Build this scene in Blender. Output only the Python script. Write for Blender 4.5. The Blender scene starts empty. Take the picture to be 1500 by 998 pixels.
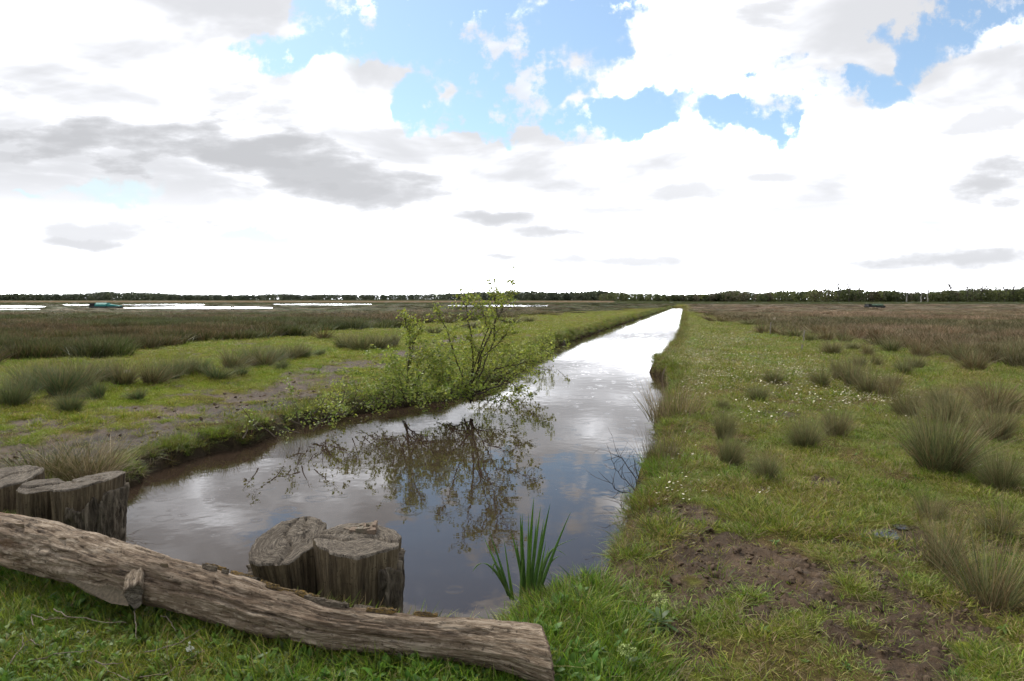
import bpy, bmesh, math, random
import numpy as np
from mathutils import Vector, Matrix

SC = bpy.context.scene
COL = SC.collection
rng = np.random.default_rng(7)
random.seed(7)
R_ = math.radians

# ------------------------------------------------------------------ camera
CAMH = 1.7
PITCH = math.atan(61 / 1000.0)
FWD = np.array([0, math.cos(PITCH), -math.sin(PITCH)])
UPV = np.array([0, math.sin(PITCH), math.cos(PITCH)])
cam_d = bpy.data.cameras.new('camera')
cam_d.sensor_width = 36.0
cam_d.lens = 24.0
cam_d.clip_start = 0.05
cam_d.clip_end = 12000
cam = bpy.data.objects.new('camera', cam_d)
COL.objects.link(cam)
cam.location = (0, 0, CAMH)
cam.rotation_euler = (math.pi / 2 - PITCH, 0, 0)
SC.camera = cam

# ------------------------------------------------------------------ world / sky
SUN_EL, SUN_AZ = R_(48), R_(-38)      # azimuth measured from +Y towards +X
w = bpy.data.worlds.new('World')
SC.world = w
w.use_nodes = True
wt = w.node_tree
wt.nodes.clear()


def px_dir(px, py):
    return FWD + np.array([1, 0, 0]) * (px - 750) / 1000.0 + UPV * (499 - py) / 1000.0


class NB:
    """small node-building helper"""
    def __init__(self, tree):
        self.t = tree

    def new(self, typ, **kw):
        n = self.t.nodes.new(typ)
        for k, v in kw.items():
            setattr(n, k, v)
        return n

    def put(self, sock, v):
        if isinstance(v, bpy.types.NodeSocket):
            self.t.links.new(v, sock)
        else:
            sock.default_value = v

    def m(self, op, a, b=0.0, c=0.0, clamp=False):
        n = self.new('ShaderNodeMath', operation=op, use_clamp=clamp)
        self.put(n.inputs[0], a)
        self.put(n.inputs[1], b)
        self.put(n.inputs[2], c)
        return n.outputs[0]

    def vm(self, op, a, b=(0, 0, 0)):
        n = self.new('ShaderNodeVectorMath', operation=op)
        self.put(n.inputs[0], a)
        self.put(n.inputs[1], b)
        return n.outputs['Value'] if op in ('LENGTH', 'DOT_PRODUCT', 'DISTANCE') else n.outputs[0]

    def noise(self, vec, scale, detail=4.0, rough=0.55, dist=0.0):
        n = self.new('ShaderNodeTexNoise')
        n.inputs['Scale'].default_value = scale
        n.inputs['Detail'].default_value = detail
        n.inputs['Roughness'].default_value = rough
        n.inputs['Distortion'].default_value = dist
        if vec is not None:
            self.t.links.new(vec, n.inputs['Vector'])
        return n

    def sstep(self, v, lo, hi, a=0.0, b=1.0):
        n = self.new('ShaderNodeMapRange', interpolation_type='SMOOTHSTEP')
        self.put(n.inputs[0], v)
        n.inputs[1].default_value = lo
        n.inputs[2].default_value = hi
        n.inputs[3].default_value = a
        n.inputs[4].default_value = b
        return n.outputs[0]

    def mix(self, f, a, b, mode='MIX'):
        n = self.new('ShaderNodeMix', data_type='RGBA', blend_type=mode)
        self.put(n.inputs[0], f)
        self.put(n.inputs[6], a)
        self.put(n.inputs[7], b)
        return n.outputs[2]

    def ramp(self, f, stops):
        n = self.new('ShaderNodeValToRGB')
        els = n.color_ramp.elements
        while len(els) < len(stops):
            els.new(0.5)
        for e, (p, c) in zip(els, stops):
            e.position = p
            e.color = c if len(c) == 4 else (*c, 1)
        self.put(n.inputs[0], f)
        return n.outputs[0]


def build_world():
    B = NB(wt)
    sky = B.new('ShaderNodeTexSky', sky_type='NISHITA')
    sky.sun_disc = False
    sky.sun_elevation = SUN_EL
    sky.sun_rotation = SUN_AZ
    sky.air_density = 1.0
    sky.dust_density = 0.6
    sky.ozone_density = 1.0
    tc = B.new('ShaderNodeTexCoord')
    d = tc.outputs['Generated']
    sep = B.new('ShaderNodeSeparateXYZ')
    wt.links.new(d, sep.inputs[0])
    dx, dy, dz = sep.outputs
    ysafe = B.m('MAXIMUM', dy, 0.05)
    comb = B.new('ShaderNodeCombineXYZ')
    B.put(comb.inputs[0], B.m('DIVIDE', dx, ysafe))
    B.put(comb.inputs[1], B.m('DIVIDE', dz, ysafe))
    ab = comb.outputs[0]
    # cloud deck seen in perspective: used everywhere
    zz = B.m('ADD', B.m('MAXIMUM', dz, 0.0), 0.10)
    comb2 = B.new('ShaderNodeCombineXYZ')
    B.put(comb2.inputs[0], B.m('DIVIDE', dx, zz))
    B.put(comb2.inputs[1], B.m('DIVIDE', dy, zz))
    deck = comb2.outputs[0]
    n_edge = B.noise(ab, 9.0, 9.0, 0.60)
    n_fine = B.noise(ab, 26.0, 7.0, 0.62)
    n_deck = B.noise(deck, 0.55, 7.0, 0.55)
    n_low = B.noise(deck, 0.9, 4.0, 0.5)
    flat = B.vm('MULTIPLY', ab, (1.0, 3.2, 1.0))
    n_str = B.noise(flat, 5.0, 7.0, 0.55)
    w1 = B.noise(ab, 5.0, 4.0, 0.5)
    warp = B.vm('MULTIPLY', B.vm('SUBTRACT', w1.outputs['Color'], (0.5, 0.5, 0.5)), (0.20, 0.15, 0.0))
    w2 = B.noise(ab, 24.0, 5.0, 0.6)
    warp = B.vm('ADD', warp, B.vm('MULTIPLY', B.vm('SUBTRACT', w2.outputs['Color'], (0.5, 0.5, 0.5)), (0.05, 0.05, 0.0)))
    abw = B.vm('ADD', ab, warp)
    vor = B.new('ShaderNodeTexVoronoi', feature='SMOOTH_F1', voronoi_dimensions='2D')
    vor.inputs['Scale'].default_value = 17.0
    vor.inputs['Detail'].default_value = 2.0
    B.put(vor.inputs['Vector'], abw)
    abg = B.vm('ADD', ab, B.vm('MULTIPLY', warp, (0.5, 0.35, 0.0)))
    ew = B.m('SUBTRACT', n_edge.outputs[0], 0.5)
    es = B.m('SUBTRACT', n_str.outputs[0], 0.5)

    def ell(px, py, rx, ry, rot=0.0, src=None):
        c = px_dir(px, py)
        v = B.vm('SUBTRACT', src or abw, (c[0] / c[1], c[2] / c[1], 0))
        if rot:
            r = B.new('ShaderNodeVectorRotate', rotation_type='Z_AXIS')
            B.put(r.inputs['Vector'], v)
            r.inputs['Angle'].default_value = R_(rot)
            v = r.outputs[0]
        v = B.vm('MULTIPLY', v, (1000.0 / rx, 1000.0 / ry, 0))
        return B.m('SUBTRACT', 1.0, B.vm('LENGTH', v))

    def fmax(vals):
        o = vals[0]
        for v in vals[1:]:
            o = B.m('MAXIMUM', o, v)
        return o
    # openings between the clouds where blue sky shows
    holes = fmax([ell(x, y, rx, ry, r) for x, y, rx, ry, r in [
        (490, 25, 75, 80, 0), (590, 15, 140, 65, 0), (690, 60, 105, 85, 0), (765, 120, 110, 75, -35), (845, 10, 120, 65, -40),
        (715, 175, 80, 50, 0), (880, 172, 190, 38, 0), (1090, 162, 200, 36, -3), (1215, 140, 70, 28, -20), (1350, 70, 75, 42, -25),
        (1440, 28, 170, 50, -20), (595, 150, 42, 50, 0), (425, 78, 65, 34, 0), (1150, 85, 50, 16, -20)]])
    inx = B.sstep(B.m('ABSOLUTE', B.m('DIVIDE', dx, ysafe)), 0.72, 0.95)
    iny = B.sstep(B.m('DIVIDE', dz, ysafe), 0.44, 0.60)
    beh = B.sstep(dy, 0.25, 0.1)
    outside = fmax([inx, iny, beh])
    rest = B.m('MULTIPLY', B.m('SUBTRACT', n_deck.outputs[0], 0.53), 6.0)
    holes_out = B.m('ADD', B.m('MULTIPLY', rest, outside), B.m('MULTIPLY', B.m('SUBTRACT', 1.0, outside), -1.0))
    hfield = B.m('MAXIMUM', holes, holes_out)
    hfield = B.m('ADD', hfield, B.m('MULTIPLY', ew, 2.2))
    hfield = B.m('ADD', hfield, B.m('MULTIPLY', B.m('SUBTRACT', vor.outputs['Distance'], 0.42), 0.55))
    hole = B.sstep(hfield, 0.08, 0.56)
    hole = B.m('SUBTRACT', 1.0, B.m('POWER', B.m('SUBTRACT', 1.0, hole), 3.0))
    # thin white veils and shreds inside the openings
    veil = B.sstep(B.m('ADD', n_fine.outputs[0], B.m('MULTIPLY', B.m('SUBTRACT', w1.outputs[0], 0.5), 1.4)), 0.52, 0.70, 0.0, 0.85)
    hole = B.m('MULTIPLY', hole, B.m('SUBTRACT', 1.0, veil))
    # faint pale-blue gaps low in the sky
    pale = fmax([ell(150, 268, 85, 14, 0), ell(400, 352, 120, 18, 0), ell(1400, 320, 110, 14, 0), ell(60, 275, 30, 9, 0), ell(470, 60, 70, 60)])
    pale = B.sstep(B.m('ADD', pale, B.m('MULTIPLY', ew, 1.6)), 0.0, 0.7, 0.0, 0.8)

    def grey(lst):
        o = None
        for x, y, rx, ry, r, k in lst:
            e = B.m('MULTIPLY', B.sstep(B.m('ADD', ell(x, y, rx * 1.05, ry * 1.05, r, abg), B.m('MULTIPLY', es, 4.2)), -0.35, 1.0), k)
            o = e if o is None else B.m('MAXIMUM', o, e)
        return o
    g = grey([(110, 200, 460, 72, 8, 1.0), (300, 225, 330, 52, 8, 1.0), (440, 248, 300, 52, 8, 0.95), (20, 225, 110, 26, 0, 0.85), (400, 150, 180, 56, 0, 0.70),
              (600, 293, 150, 24, 3, 0.86), (720, 314, 120, 17, 0, 0.84), (815, 336, 100, 12, 0, 0.76), (560, 215, 90, 40, 0, 0.70),
              (1475, 272, 120, 34, 0, 0.84), (1420, 374, 330, 19, -2, 0.78), (900, 380, 260, 12, -2, 0.66),
              (1110, 25, 140, 66, -15, 0.70), (1010, 283, 100, 16, -2, 0.66), (1130, 258, 100, 16, -8, 0.68), (1420, 190, 180, 20, -12, 0.66),
              (110, 330, 150, 28, 0, 0.66), (130, 352, 110, 12, 0, 0.74), (250, 362, 70, 13, 0, 0.76), (720, 371, 60, 8, 0, 0.70), (30, 130, 80, 36, 0, 0.66)])
    g_out = B.m('MULTIPLY', B.sstep(n_low.outputs[0], 0.42, 0.66, 0.0, 0.95), outside)
    g = B.m('MAXIMUM', g, g_out)
    # broad soft shading over the whole cloud deck
    n_soft = B.noise(B.vm('MULTIPLY', ab, (1.0, 2.2, 1.0)), 2.6, 5.0, 0.5, 0.6)
    n_soft2 = B.noise(deck, 1.3, 5.0, 0.55, 0.4)
    soft = B.m('ADD', B.m('MULTIPLY', n_soft.outputs[0], 0.6), B.m('MULTIPLY', n_soft2.outputs[0], 0.4))
    soft = B.m('MULTIPLY', B.sstep(soft, 0.36, 0.575, 0.0, 0.75), B.sstep(dz, 0.02, 0.16))
    g = B.m('MAXIMUM', g, soft)
    lowbright = B.sstep(n_low.outputs[0], 0.35, 0.62)
    inv_w = B.sstep(n_low.outputs[0], 0.36, 0.60, 1 / 18.0, 1 / 90.0)
    inv = B.m('ADD', B.m('MULTIPLY', inv_w, B.m('SUBTRACT', 1.0, g)), B.m('MULTIPLY', g, 1 / 2.5))
    val = B.m('DIVIDE', 1.0, inv)
    sc = B.new('ShaderNodeVectorMath', operation='SCALE')
    sc.inputs[0].default_value = (0.985, 1.0, 1.045)
    B.put(sc.inputs['Scale'], val)
    cloud = sc.outputs[0]
    cloud = B.mix(B.m('MULTIPLY', pale, 0.95), cloud, (3.2, 4.0, 4.25, 1))
    blue = B.mix(1.0, sky.outputs[0], (0.58, 0.67, 0.69, 1), 'MULTIPLY')
    blue = B.mix(0.12, blue, (3.8, 3.9, 4.0, 1))
    col = B.mix(hole, cloud, blue)
    bg = B.new('ShaderNodeBackground')
    bg.inputs[1].default_value = 0.1
    wt.links.new(col, bg.inputs[0])
    out = B.new('ShaderNodeOutputWorld')
    wt.links.new(bg.outputs[0], out.inputs[0])


build_world()
w.cycles.sampling_method = 'MANUAL'
w.cycles.sample_map_resolution = 512

sun_d = bpy.data.lights.new('sun', 'SUN')
sun_d.energy = 1.5
sun_d.angle = R_(14)
sun_d.color = (1.0, 0.95, 0.87)
sun = bpy.data.objects.new('sun', sun_d)
COL.objects.link(sun)
sdir = Vector((math.sin(SUN_AZ) * math.cos(SUN_EL), math.cos(SUN_AZ) * math.cos(SUN_EL), math.sin(SUN_EL)))
sun.rotation_euler = sdir.to_track_quat('Z', 'Y').to_euler()

SC.view_settings.view_transform = 'Standard'
SC.view_settings.look = 'None'
SC.view_settings.exposure = 1.3
SC.view_settings.gamma = 1.0
SC.view_settings.use_curve_mapping = False
SC.cycles.use_denoising = True
SC.cycles.max_bounces = 5
SC.cycles.diffuse_bounces = 2
SC.cycles.use_adaptive_sampling = True
SC.cycles.adaptive_threshold = 0.02
SC.cycles.glossy_bounces = 3
SC.cycles.transmission_bounces = 3
SC.cycles.transparent_max_bounces = 4
SC.cycles.caustics_reflective = False
SC.cycles.caustics_refractive = False

# ------------------------------------------------------------------ helpers


def at(px, py, z=0.0):
    """the point at height z that the photograph shows at this pixel"""
    d = px_dir(px, py)
    t = (z - CAMH) / d[2]
    return np.array([d[0] * t, d[1] * t, z])


def at_depth(px, py, Y):
    d = px_dir(px, py)
    t = Y / d[1]
    return np.array([d[0] * t, Y, CAMH + d[2] * t])


def project(x, y, z):
    yy = y * FWD[1] + (z - CAMH) * FWD[2]
    uu = y * UPV[1] + (z - CAMH) * UPV[2]
    yy = np.maximum(yy, 0.05)
    return 750 + 1000 * x / yy, 499 - 1000 * uu / yy


def hash2(ix, iy, seed):
    h = (ix.astype(np.int64) * 374761393 + iy.astype(np.int64) * 668265263 + seed * 1442695041) & 0xFFFFFFFF
    h = ((h ^ (h >> 13)) * 1274126177) & 0xFFFFFFFF
    h = (h ^ (h >> 16)) & 0xFFFFFFFF
    return h / 4294967295.0


def vnoise(x, y, seed=0):
    ix, iy = np.floor(x), np.floor(y)
    fx, fy = x - ix, y - iy
    fx, fy = fx * fx * (3 - 2 * fx), fy * fy * (3 - 2 * fy)
    a, b = hash2(ix, iy, seed), hash2(ix + 1, iy, seed)
    c, d = hash2(ix, iy + 1, seed), hash2(ix + 1, iy + 1, seed)
    return (a + (b - a) * fx) * (1 - fy) + (c + (d - c) * fx) * fy


def fbm(x, y, seed=0, oct=4, gain=0.5):
    s, amp, tot = 0.0, 1.0, 0.0
    for o in range(oct):
        s = s + amp * vnoise(x * 2 ** o + 17.3 * o, y * 2 ** o - 9.1 * o, seed + o)
        tot += amp
        amp *= gain
    return s / tot


def sst(v, lo, hi):
    t = np.clip((v - lo) / (hi - lo), 0, 1)
    return t * t * (3 - 2 * t)


def mesh_obj(name, verts, faces, mat=None, parent=None, smooth=False, cols=None, attrs=None, link=True):
    me = bpy.data.meshes.new(name)
    verts = np.asarray(verts, dtype=np.float32).reshape(-1, 3)
    if isinstance(faces, np.ndarray) and faces.ndim == 2:
        k = faces.shape[1]
        n = faces.shape[0]
        me.vertices.add(len(verts))
        me.vertices.foreach_set('co', verts.ravel())
        me.loops.add(n * k)
        me.loops.foreach_set('vertex_index', faces.astype(np.int32).ravel())
        me.polygons.add(n)
        me.polygons.foreach_set('loop_start', np.arange(0, n * k, k, dtype=np.int32))
        me.polygons.foreach_set('loop_total', np.full(n, k, dtype=np.int32))
        me.update(calc_edges=True)
    else:
        me.from_pydata([tuple(map(float, v)) for v in verts], [], [tuple(map(int, f)) for f in faces])
        me.update()
    if cols is not None:
        a = me.attributes.new('col', 'FLOAT_COLOR', 'POINT')
        c = np.ones((len(verts), 4), dtype=np.float32)
        c[:, :3] = np.asarray(cols)
        a.data.foreach_set('color', c.ravel())
    for k, v in (attrs or {}).items():
        v = np.asarray(v, dtype=np.float32)
        if v.ndim == 1:
            a = me.attributes.new(k, 'FLOAT', 'POINT')
            a.data.foreach_set('value', v)
        else:
            a = me.attributes.new(k, 'FLOAT_VECTOR', 'POINT')
            a.data.foreach_set('vector', v.ravel())
    if smooth:
        me.polygons.foreach_set('use_smooth', np.ones(len(me.polygons), dtype=bool))
    if mat:
        me.materials.append(mat)
    o = bpy.data.objects.new(name, me)
    if link:
        COL.objects.link(o)
    if parent:
        o.parent = parent
    return o


def tag(o, label=None, cat=None, group=None, kind=None):
    if label:
        o['label'] = label
    if cat:
        o['category'] = cat
    if group:
        o['group'] = group
    if kind:
        o['kind'] = kind
    return o


def thing(name, loc, label, cat, group=None, rz=0.0):
    o = bpy.data.objects.new(name, None)
    COL.objects.link(o)
    o.empty_display_size = 0.1
    o.location = [float(v) for v in loc]
    o.rotation_euler = (0, 0, rz)
    return tag(o, label, cat, group)


class MB:
    """collects verts, faces (mixed) and colours for one mesh"""
    def __init__(self):
        self.v, self.f, self.c = [], [], []

    def tube(self, pts, radii, n=5, col=(0.1, 0.07, 0.05), cap=True):
        pts = [np.asarray(p, float) for p in pts]
        base = len(self.v)
        prev = None
        for i, p in enumerate(pts):
            t = pts[min(i + 1, len(pts) - 1)] - pts[max(i - 1, 0)]
            t = t / (np.linalg.norm(t) + 1e-9)
            if prev is None:
                ref = np.array([0, 0, 1.0]) if abs(t[2]) < 0.9 else np.array([1.0, 0, 0])
                a = np.cross(t, ref)
            else:
                a = prev - t * np.dot(prev, t)
            a /= np.linalg.norm(a) + 1e-9
            prev = a
            b = np.cross(t, a)
            for k in range(n):
                th = 2 * math.pi * k / n
                self.v.append(p + radii[i] * (math.cos(th) * a + math.sin(th) * b))
                self.c.append(col)
        for i in range(len(pts) - 1):
            for k in range(n):
                k2 = (k + 1) % n
                self.f.append((base + i * n + k, base + i * n + k2, base + (i + 1) * n + k2, base + (i + 1) * n + k))
        if cap:
            self.f.append(tuple(base + k for k in range(n))[::-1])
            self.f.append(tuple(base + (len(pts) - 1) * n + k for k in range(n)))

    def poly(self, pts, col=(0.5, 0.5, 0.5)):
        b = len(self.v)
        for p in pts:
            self.v.append(np.asarray(p, float))
            self.c.append(col)
        self.f.append(tuple(range(b, b + len(pts))))

    def box(self, lo, hi, col=(0.5, 0.5, 0.5), jit=0.0):
        b = len(self.v)
        for z in (lo[2], hi[2]):
            for x, y in ((lo[0], lo[1]), (hi[0], lo[1]), (hi[0], hi[1]), (lo[0], hi[1])):
                self.v.append(np.array([x, y, z]) + np.random.default_rng(b + len(self.v)).normal(0, 1, 3) * jit)
                self.c.append(col)
        for f in ((0, 3, 2, 1), (4, 5, 6, 7), (0, 1, 5, 4), (1, 2, 6, 5), (2, 3, 7, 6), (3, 0, 4, 7)):
            self.f.append(tuple(b + i for i in f))

    def build(self, name, mat, parent=None, smooth=False, link=True):
        return mesh_obj(name, self.v, self.f, mat, parent, smooth, cols=self.c, link=link)


# ------------------------------------------------------------------ materials
MATS = {}


def new_mat(name):
    m = bpy.data.materials.new(name)
    m.use_nodes = True
    nt = m.node_tree
    nt.nodes.clear()
    MATS[name] = m
    return m, NB(nt)


def principled(B, color, rough=0.7, spec=0.3, normal=None):
    p = B.new('ShaderNodeBsdfPrincipled')
    B.put(p.inputs['Base Color'], color)
    B.put(p.inputs['Roughness'], rough)
    p.inputs['Specular IOR Level'].default_value = spec
    if normal is not None:
        B.put(p.inputs['Normal'], normal)
    return p


def finish(B, sh):
    o = B.new('ShaderNodeOutputMaterial')
    B.t.links.new(sh, o.inputs[0])


def bump(B, h, strength=0.5, dist=0.02):
    b = B.new('ShaderNodeBump')
    b.inputs['Strength'].default_value = strength
    b.inputs['Distance'].default_value = dist
    B.put(b.inputs['Height'], h)
    return b.outputs[0]


def foliage_mat(name, inst=False, trans=0.35, rough=0.5, spec=0.25):
    m, B = new_mat(name)
    a = B.new('ShaderNodeAttribute', attribute_name='col')
    c = a.outputs[0]
    if inst:
        t = B.new('ShaderNodeAttribute', attribute_name='tint', attribute_type='INSTANCER')
        c = B.mix(1.0, c, t.outputs[0], 'MULTIPLY')
    p = principled(B, c, rough, spec)
    tr = B.new('ShaderNodeBsdfTranslucent')
    B.put(tr.inputs[0], c)
    mx = B.new('ShaderNodeMixShader')
    mx.inputs[0].default_value = trans
    B.t.links.new(p.outputs[0], mx.inputs[1])
    B.t.links.new(tr.outputs[0], mx.inputs[2])
    finish(B, mx.outputs[0])
    return m


M_GRASS = foliage_mat('grass_blades', True)
M_LEAF = foliage_mat('leaf', False, 0.5, 0.45, 0.3)
M_RUSH = foliage_mat('rush_stems', False, 0.15, 0.6, 0.2)
M_RUSHI = foliage_mat('rush_field', True, 0.15, 0.6, 0.2)


def vcol_mat(name, rough=0.8, spec=0.2, nscale=25.0, namount=0.35, bstr=0.3, bdist=0.01):
    m, B = new_mat(name)
    a = B.new('ShaderNodeAttribute', attribute_name='col')
    tc = B.new('ShaderNodeTexCoord')
    n = B.noise(tc.outputs['Object'], nscale, 6.0, 0.6)
    k = B.sstep(n.outputs[0], 0.25, 0.75, 1 - namount, 1 + namount)
    c = B.vm('MULTIPLY', a.outputs[0], (1, 1, 1))
    sc = B.new('ShaderNodeVectorMath', operation='SCALE')
    B.put(sc.inputs[0], c)
    B.put(sc.inputs['Scale'], k)
    p = principled(B, sc.outputs[0], rough, spec, bump(B, n.outputs[0], bstr, bdist))
    finish(B, p.outputs[0])
    return m


M_TWIG = vcol_mat('twig_bark', nscale=60)
M_PAINT = vcol_mat('weathered_paint', 0.6, 0.3, 6.0, 0.2)
M_FLOWER = vcol_mat('petals', 0.6, 0.2, 80, 0.08, 0.0)


def ground_mat():
    m, B = new_mat('marsh_ground')
    a = B.new('ShaderNodeAttribute', attribute_name='col')
    geo = B.new('ShaderNodeNewGeometry')
    pos = geo.outputs['Position']
    n1 = B.noise(pos, 1.7, 6.0, 0.6)
    n2 = B.noise(pos, 14.0, 6.0, 0.65)
    n3 = B.noise(pos, 70.0, 4.0, 0.7)
    k = B.m('MULTIPLY', B.sstep(n1.outputs[0], 0.2, 0.8, 0.75, 1.25), B.sstep(n2.outputs[0], 0.2, 0.8, 0.6, 1.4))
    k = B.m('MULTIPLY', k, B.sstep(n3.outputs[0], 0.2, 0.8, 0.7, 1.3))
    sc = B.new('ShaderNodeVectorMath', operation='SCALE')
    B.put(sc.inputs[0], a.outputs[0])
    B.put(sc.inputs['Scale'], k)
    wet = B.new('ShaderNodeAttribute', attribute_name='wet')
    rough = B.m('SUBTRACT', 0.95, B.m('MULTIPLY', wet.outputs['Fac'], 0.35))
    h = B.m('ADD', B.m('MULTIPLY', n2.outputs[0], 0.7), B.m('MULTIPLY', n3.outputs[0], 0.3))
    p = principled(B, sc.outputs[0], rough, 0.0, bump(B, h, 1.0, 0.05))
    B.put(p.inputs['Specular IOR Level'], B.m('MULTIPLY', wet.outputs['Fac'], 0.12))
    finish(B, p.outputs[0])
    return m


def water_mat(name='ditch_water', rings=True, base=(0.032, 0.0215, 0.0145)):
    m, B = new_mat(name)
    geo = B.new('ShaderNodeNewGeometry')
    pos = geo.outputs['Position']
    n1 = B.noise(pos, 2.2, 3.0, 0.5)
    n2 = B.noise(pos, 9.0, 3.0, 0.5)
    h = B.m('ADD', B.m('MULTIPLY', n1.outputs[0], 0.0022), B.m('MULTIPLY', n2.outputs[0], 0.00030))
    if rings:
        for sc, off, rmax in ((1.15, (0, 0, 0), 0.17), (1.6, (3.3, 7.1, 0), 0.11), (2.6, (13.1, 4.7, 0), 0.06)):
            v = B.new('ShaderNodeTexVoronoi', voronoi_dimensions='2D')
            v.inputs['Scale'].default_value = sc
            B.put(v.inputs['Vector'], B.vm('ADD', pos, off))
            dist = B.m('DIVIDE', v.outputs['Distance'], sc)
            sp = B.new('ShaderNodeSeparateColor')
            B.put(sp.inputs[0], v.outputs['Color'])
            rad = B.m('MULTIPLY_ADD', sp.outputs[0], rmax * 0.75, rmax * 0.25)
            dd = B.m('SUBTRACT', dist, rad)
            ring = B.m('MULTIPLY', B.m('COSINE', B.m('MULTIPLY', dd, 210.0)),
                       B.sstep(B.m('ABSOLUTE', dd), 0.0, 0.034, 1.0, 0.0))
            on = B.m('GREATER_THAN', sp.outputs[1], 0.66)
            h = B.m('ADD', h, B.m('MULTIPLY', B.m('MULTIPLY', ring, on), 0.00022))
    # small floating specks
    n4 = B.noise(pos, 38.0, 2.0, 0.5)
    n5 = B.noise(pos, 0.9, 3.0, 0.5)
    spk = B.m('MULTIPLY', B.sstep(n4.outputs[0], 0.76, 0.80), B.sstep(n5.outputs[0], 0.48, 0.6))
    c = B.mix(spk, (*base, 1), (0.22, 0.2, 0.17, 1))
    p = principled(B, c, B.m('MULTIPLY_ADD', spk, 0.4, 0.015), 0.5, bump(B, h, 1.0, 1.0))
    p.inputs['IOR'].default_value = 1.333
    finish(B, p.outputs[0])
    return m


def wood_mat(name, ca, cb, cc, dark, grain=9.0, bstr=0.7, bdist=0.012):
    """weathered wood: streaks follow the 'grain' coordinates stored on the mesh"""
    m, B = new_mat(name)
    g = B.new('ShaderNodeAttribute', attribute_name='grain')
    v = g.outputs['Vector']
    n1 = B.noise(v, grain, 8.0, 0.65)
    n2 = B.noise(v, grain * 4.5, 6.0, 0.7)
    tc = B.new('ShaderNodeTexCoord')
    n3 = B.noise(tc.outputs['Object'], 4.5, 5.0, 0.6)
    n4 = B.noise(tc.outputs['Object'], 38.0, 5.0, 0.7)
    c = B.ramp(n1.outputs[0], [(0.36, dark), (0.45, cb), (0.53, ca), (0.63, cc)])
    c2 = B.ramp(n2.outputs[0], [(0.36, dark), (0.5, cb), (0.62, cc)])
    c = B.mix(0.4, c, c2)
    patch = B.sstep(n3.outputs[0], 0.50, 0.60)
    c = B.mix(B.m('MULTIPLY', patch, 0.6), c, (*cb, 1))
    n6 = B.noise(B.vm('MULTIPLY', v, (1.6, 1.0, 1.0)), grain * 1.1, 7.0, 0.68)
    c = B.mix(B.m('MULTIPLY', B.sstep(n6.outputs[0], 0.54, 0.62), 0.55), c, (*cc, 1))
    c = B.mix(B.m('MULTIPLY', B.sstep(n6.outputs[0], 0.44, 0.36), 0.6), c, (*dark, 1))
    ta = B.new('ShaderNodeAttribute', attribute_name='tone')
    c = B.mix(B.m('MULTIPLY', ta.outputs['Fac'], 0.75), c, B.mix(1.0, c, (0.50, 0.44, 0.40, 1), 'MULTIPLY'))
    ro = B.new('ShaderNodeAttribute', attribute_name='rot')
    c = B.mix(B.m('MULTIPLY', ro.outputs['Fac'], 0.7), c, (0.20, 0.095, 0.040, 1))
    pit = B.sstep(n4.outputs[0], 0.34, 0.42, 1.0, 0.0)
    c = B.mix(B.m('MULTIPLY', pit, 0.7), c, (*dark, 1))
    h = B.m('ADD', B.m('ADD', n1.outputs[0], B.m('MULTIPLY', n2.outputs[0], 0.5)), B.m('MULTIPLY', n4.outputs[0], 0.25))
    p = principled(B, c, 0.85, 0.2, bump(B, h, bstr, bdist))
    finish(B, p.outputs[0])
    return m


M_GROUND = ground_mat()
M_WATER = water_mat()
M_POND = water_mat('pond_water', False)
M_LOG = wood_mat('weathered_log', (0.265, 0.205, 0.142), (0.150, 0.106, 0.068), (0.43, 0.35, 0.26), (0.026, 0.018, 0.012), 9.0, 1.0, 0.02)
M_LOGEND = wood_mat('log_end_grain', (0.16, 0.115, 0.075), (0.09, 0.062, 0.042), (0.25, 0.19, 0.13), (0.025, 0.017, 0.012), 9.0)
M_STUMP = wood_mat('stump_side_wood', (0.118, 0.088, 0.052), (0.070, 0.050, 0.029), (0.195, 0.152, 0.094), (0.018, 0.013, 0.009), 9.0, 0.9, 0.015)
M_STUMPTOP = wood_mat('stump_cut_face', (0.150, 0.124, 0.093), (0.085, 0.067, 0.049), (0.26, 0.22, 0.168), (0.016, 0.013, 0.010), 22.0, 1.0, 0.014)
M_BARK = wood_mat('ridged_bark', (0.125, 0.100, 0.070), (0.075, 0.058, 0.040), (0.22, 0.18, 0.13), (0.022, 0.017, 0.012), 8.0, 0.7, 0.012)
M_MOSSBARK = wood_mat('mossy_bark', (0.17, 0.12, 0.06), (0.085, 0.062, 0.036), (0.38, 0.22, 0.03), (0.025, 0.018, 0.012), 14.0, 0.9, 0.02)

# ------------------------------------------------------------------ layout of ditch, banks and meadows
WZ = -0.42
LEFT_PX = [(195, 712), (235, 688), (300, 665), (385, 650), (415, 632), (480, 614), (560, 600), (650, 588), (715, 568),
           (762, 537), (800, 513), (850, 495), (900, 478), (950, 462), (985, 450.5)]
RIGHT_PX = [(1002, 450.5), (1000, 465), (997, 490), (986, 519), (964, 533), (956, 546), (986, 562), (990, 580), (974, 606),
            (961, 640), (954, 690), (950, 730), (940, 768), (914, 792), (900, 806), (904, 824)]
wat = [at(x, y, WZ)[:2] for x, y in LEFT_PX] + [at(x, y, WZ)[:2] for x, y in RIGHT_PX]
wat += [at(x, y, 0.03)[:2] for x, y in [(888, 838), (846, 842), (800, 856), (752, 884), (712, 904)]]
wat += [np.array(p) for p in [(-0.35, 3.62), (-0.9, 3.80), (-1.5, 4.05), (-2.2, 4.35), (-2.75, 4.75),
                              (-3.05, 5.3), (-3.6, 5.75), (-4.2, 6.4), (-4.5, 7.1)]]
WAT = np.array(wat)


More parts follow.
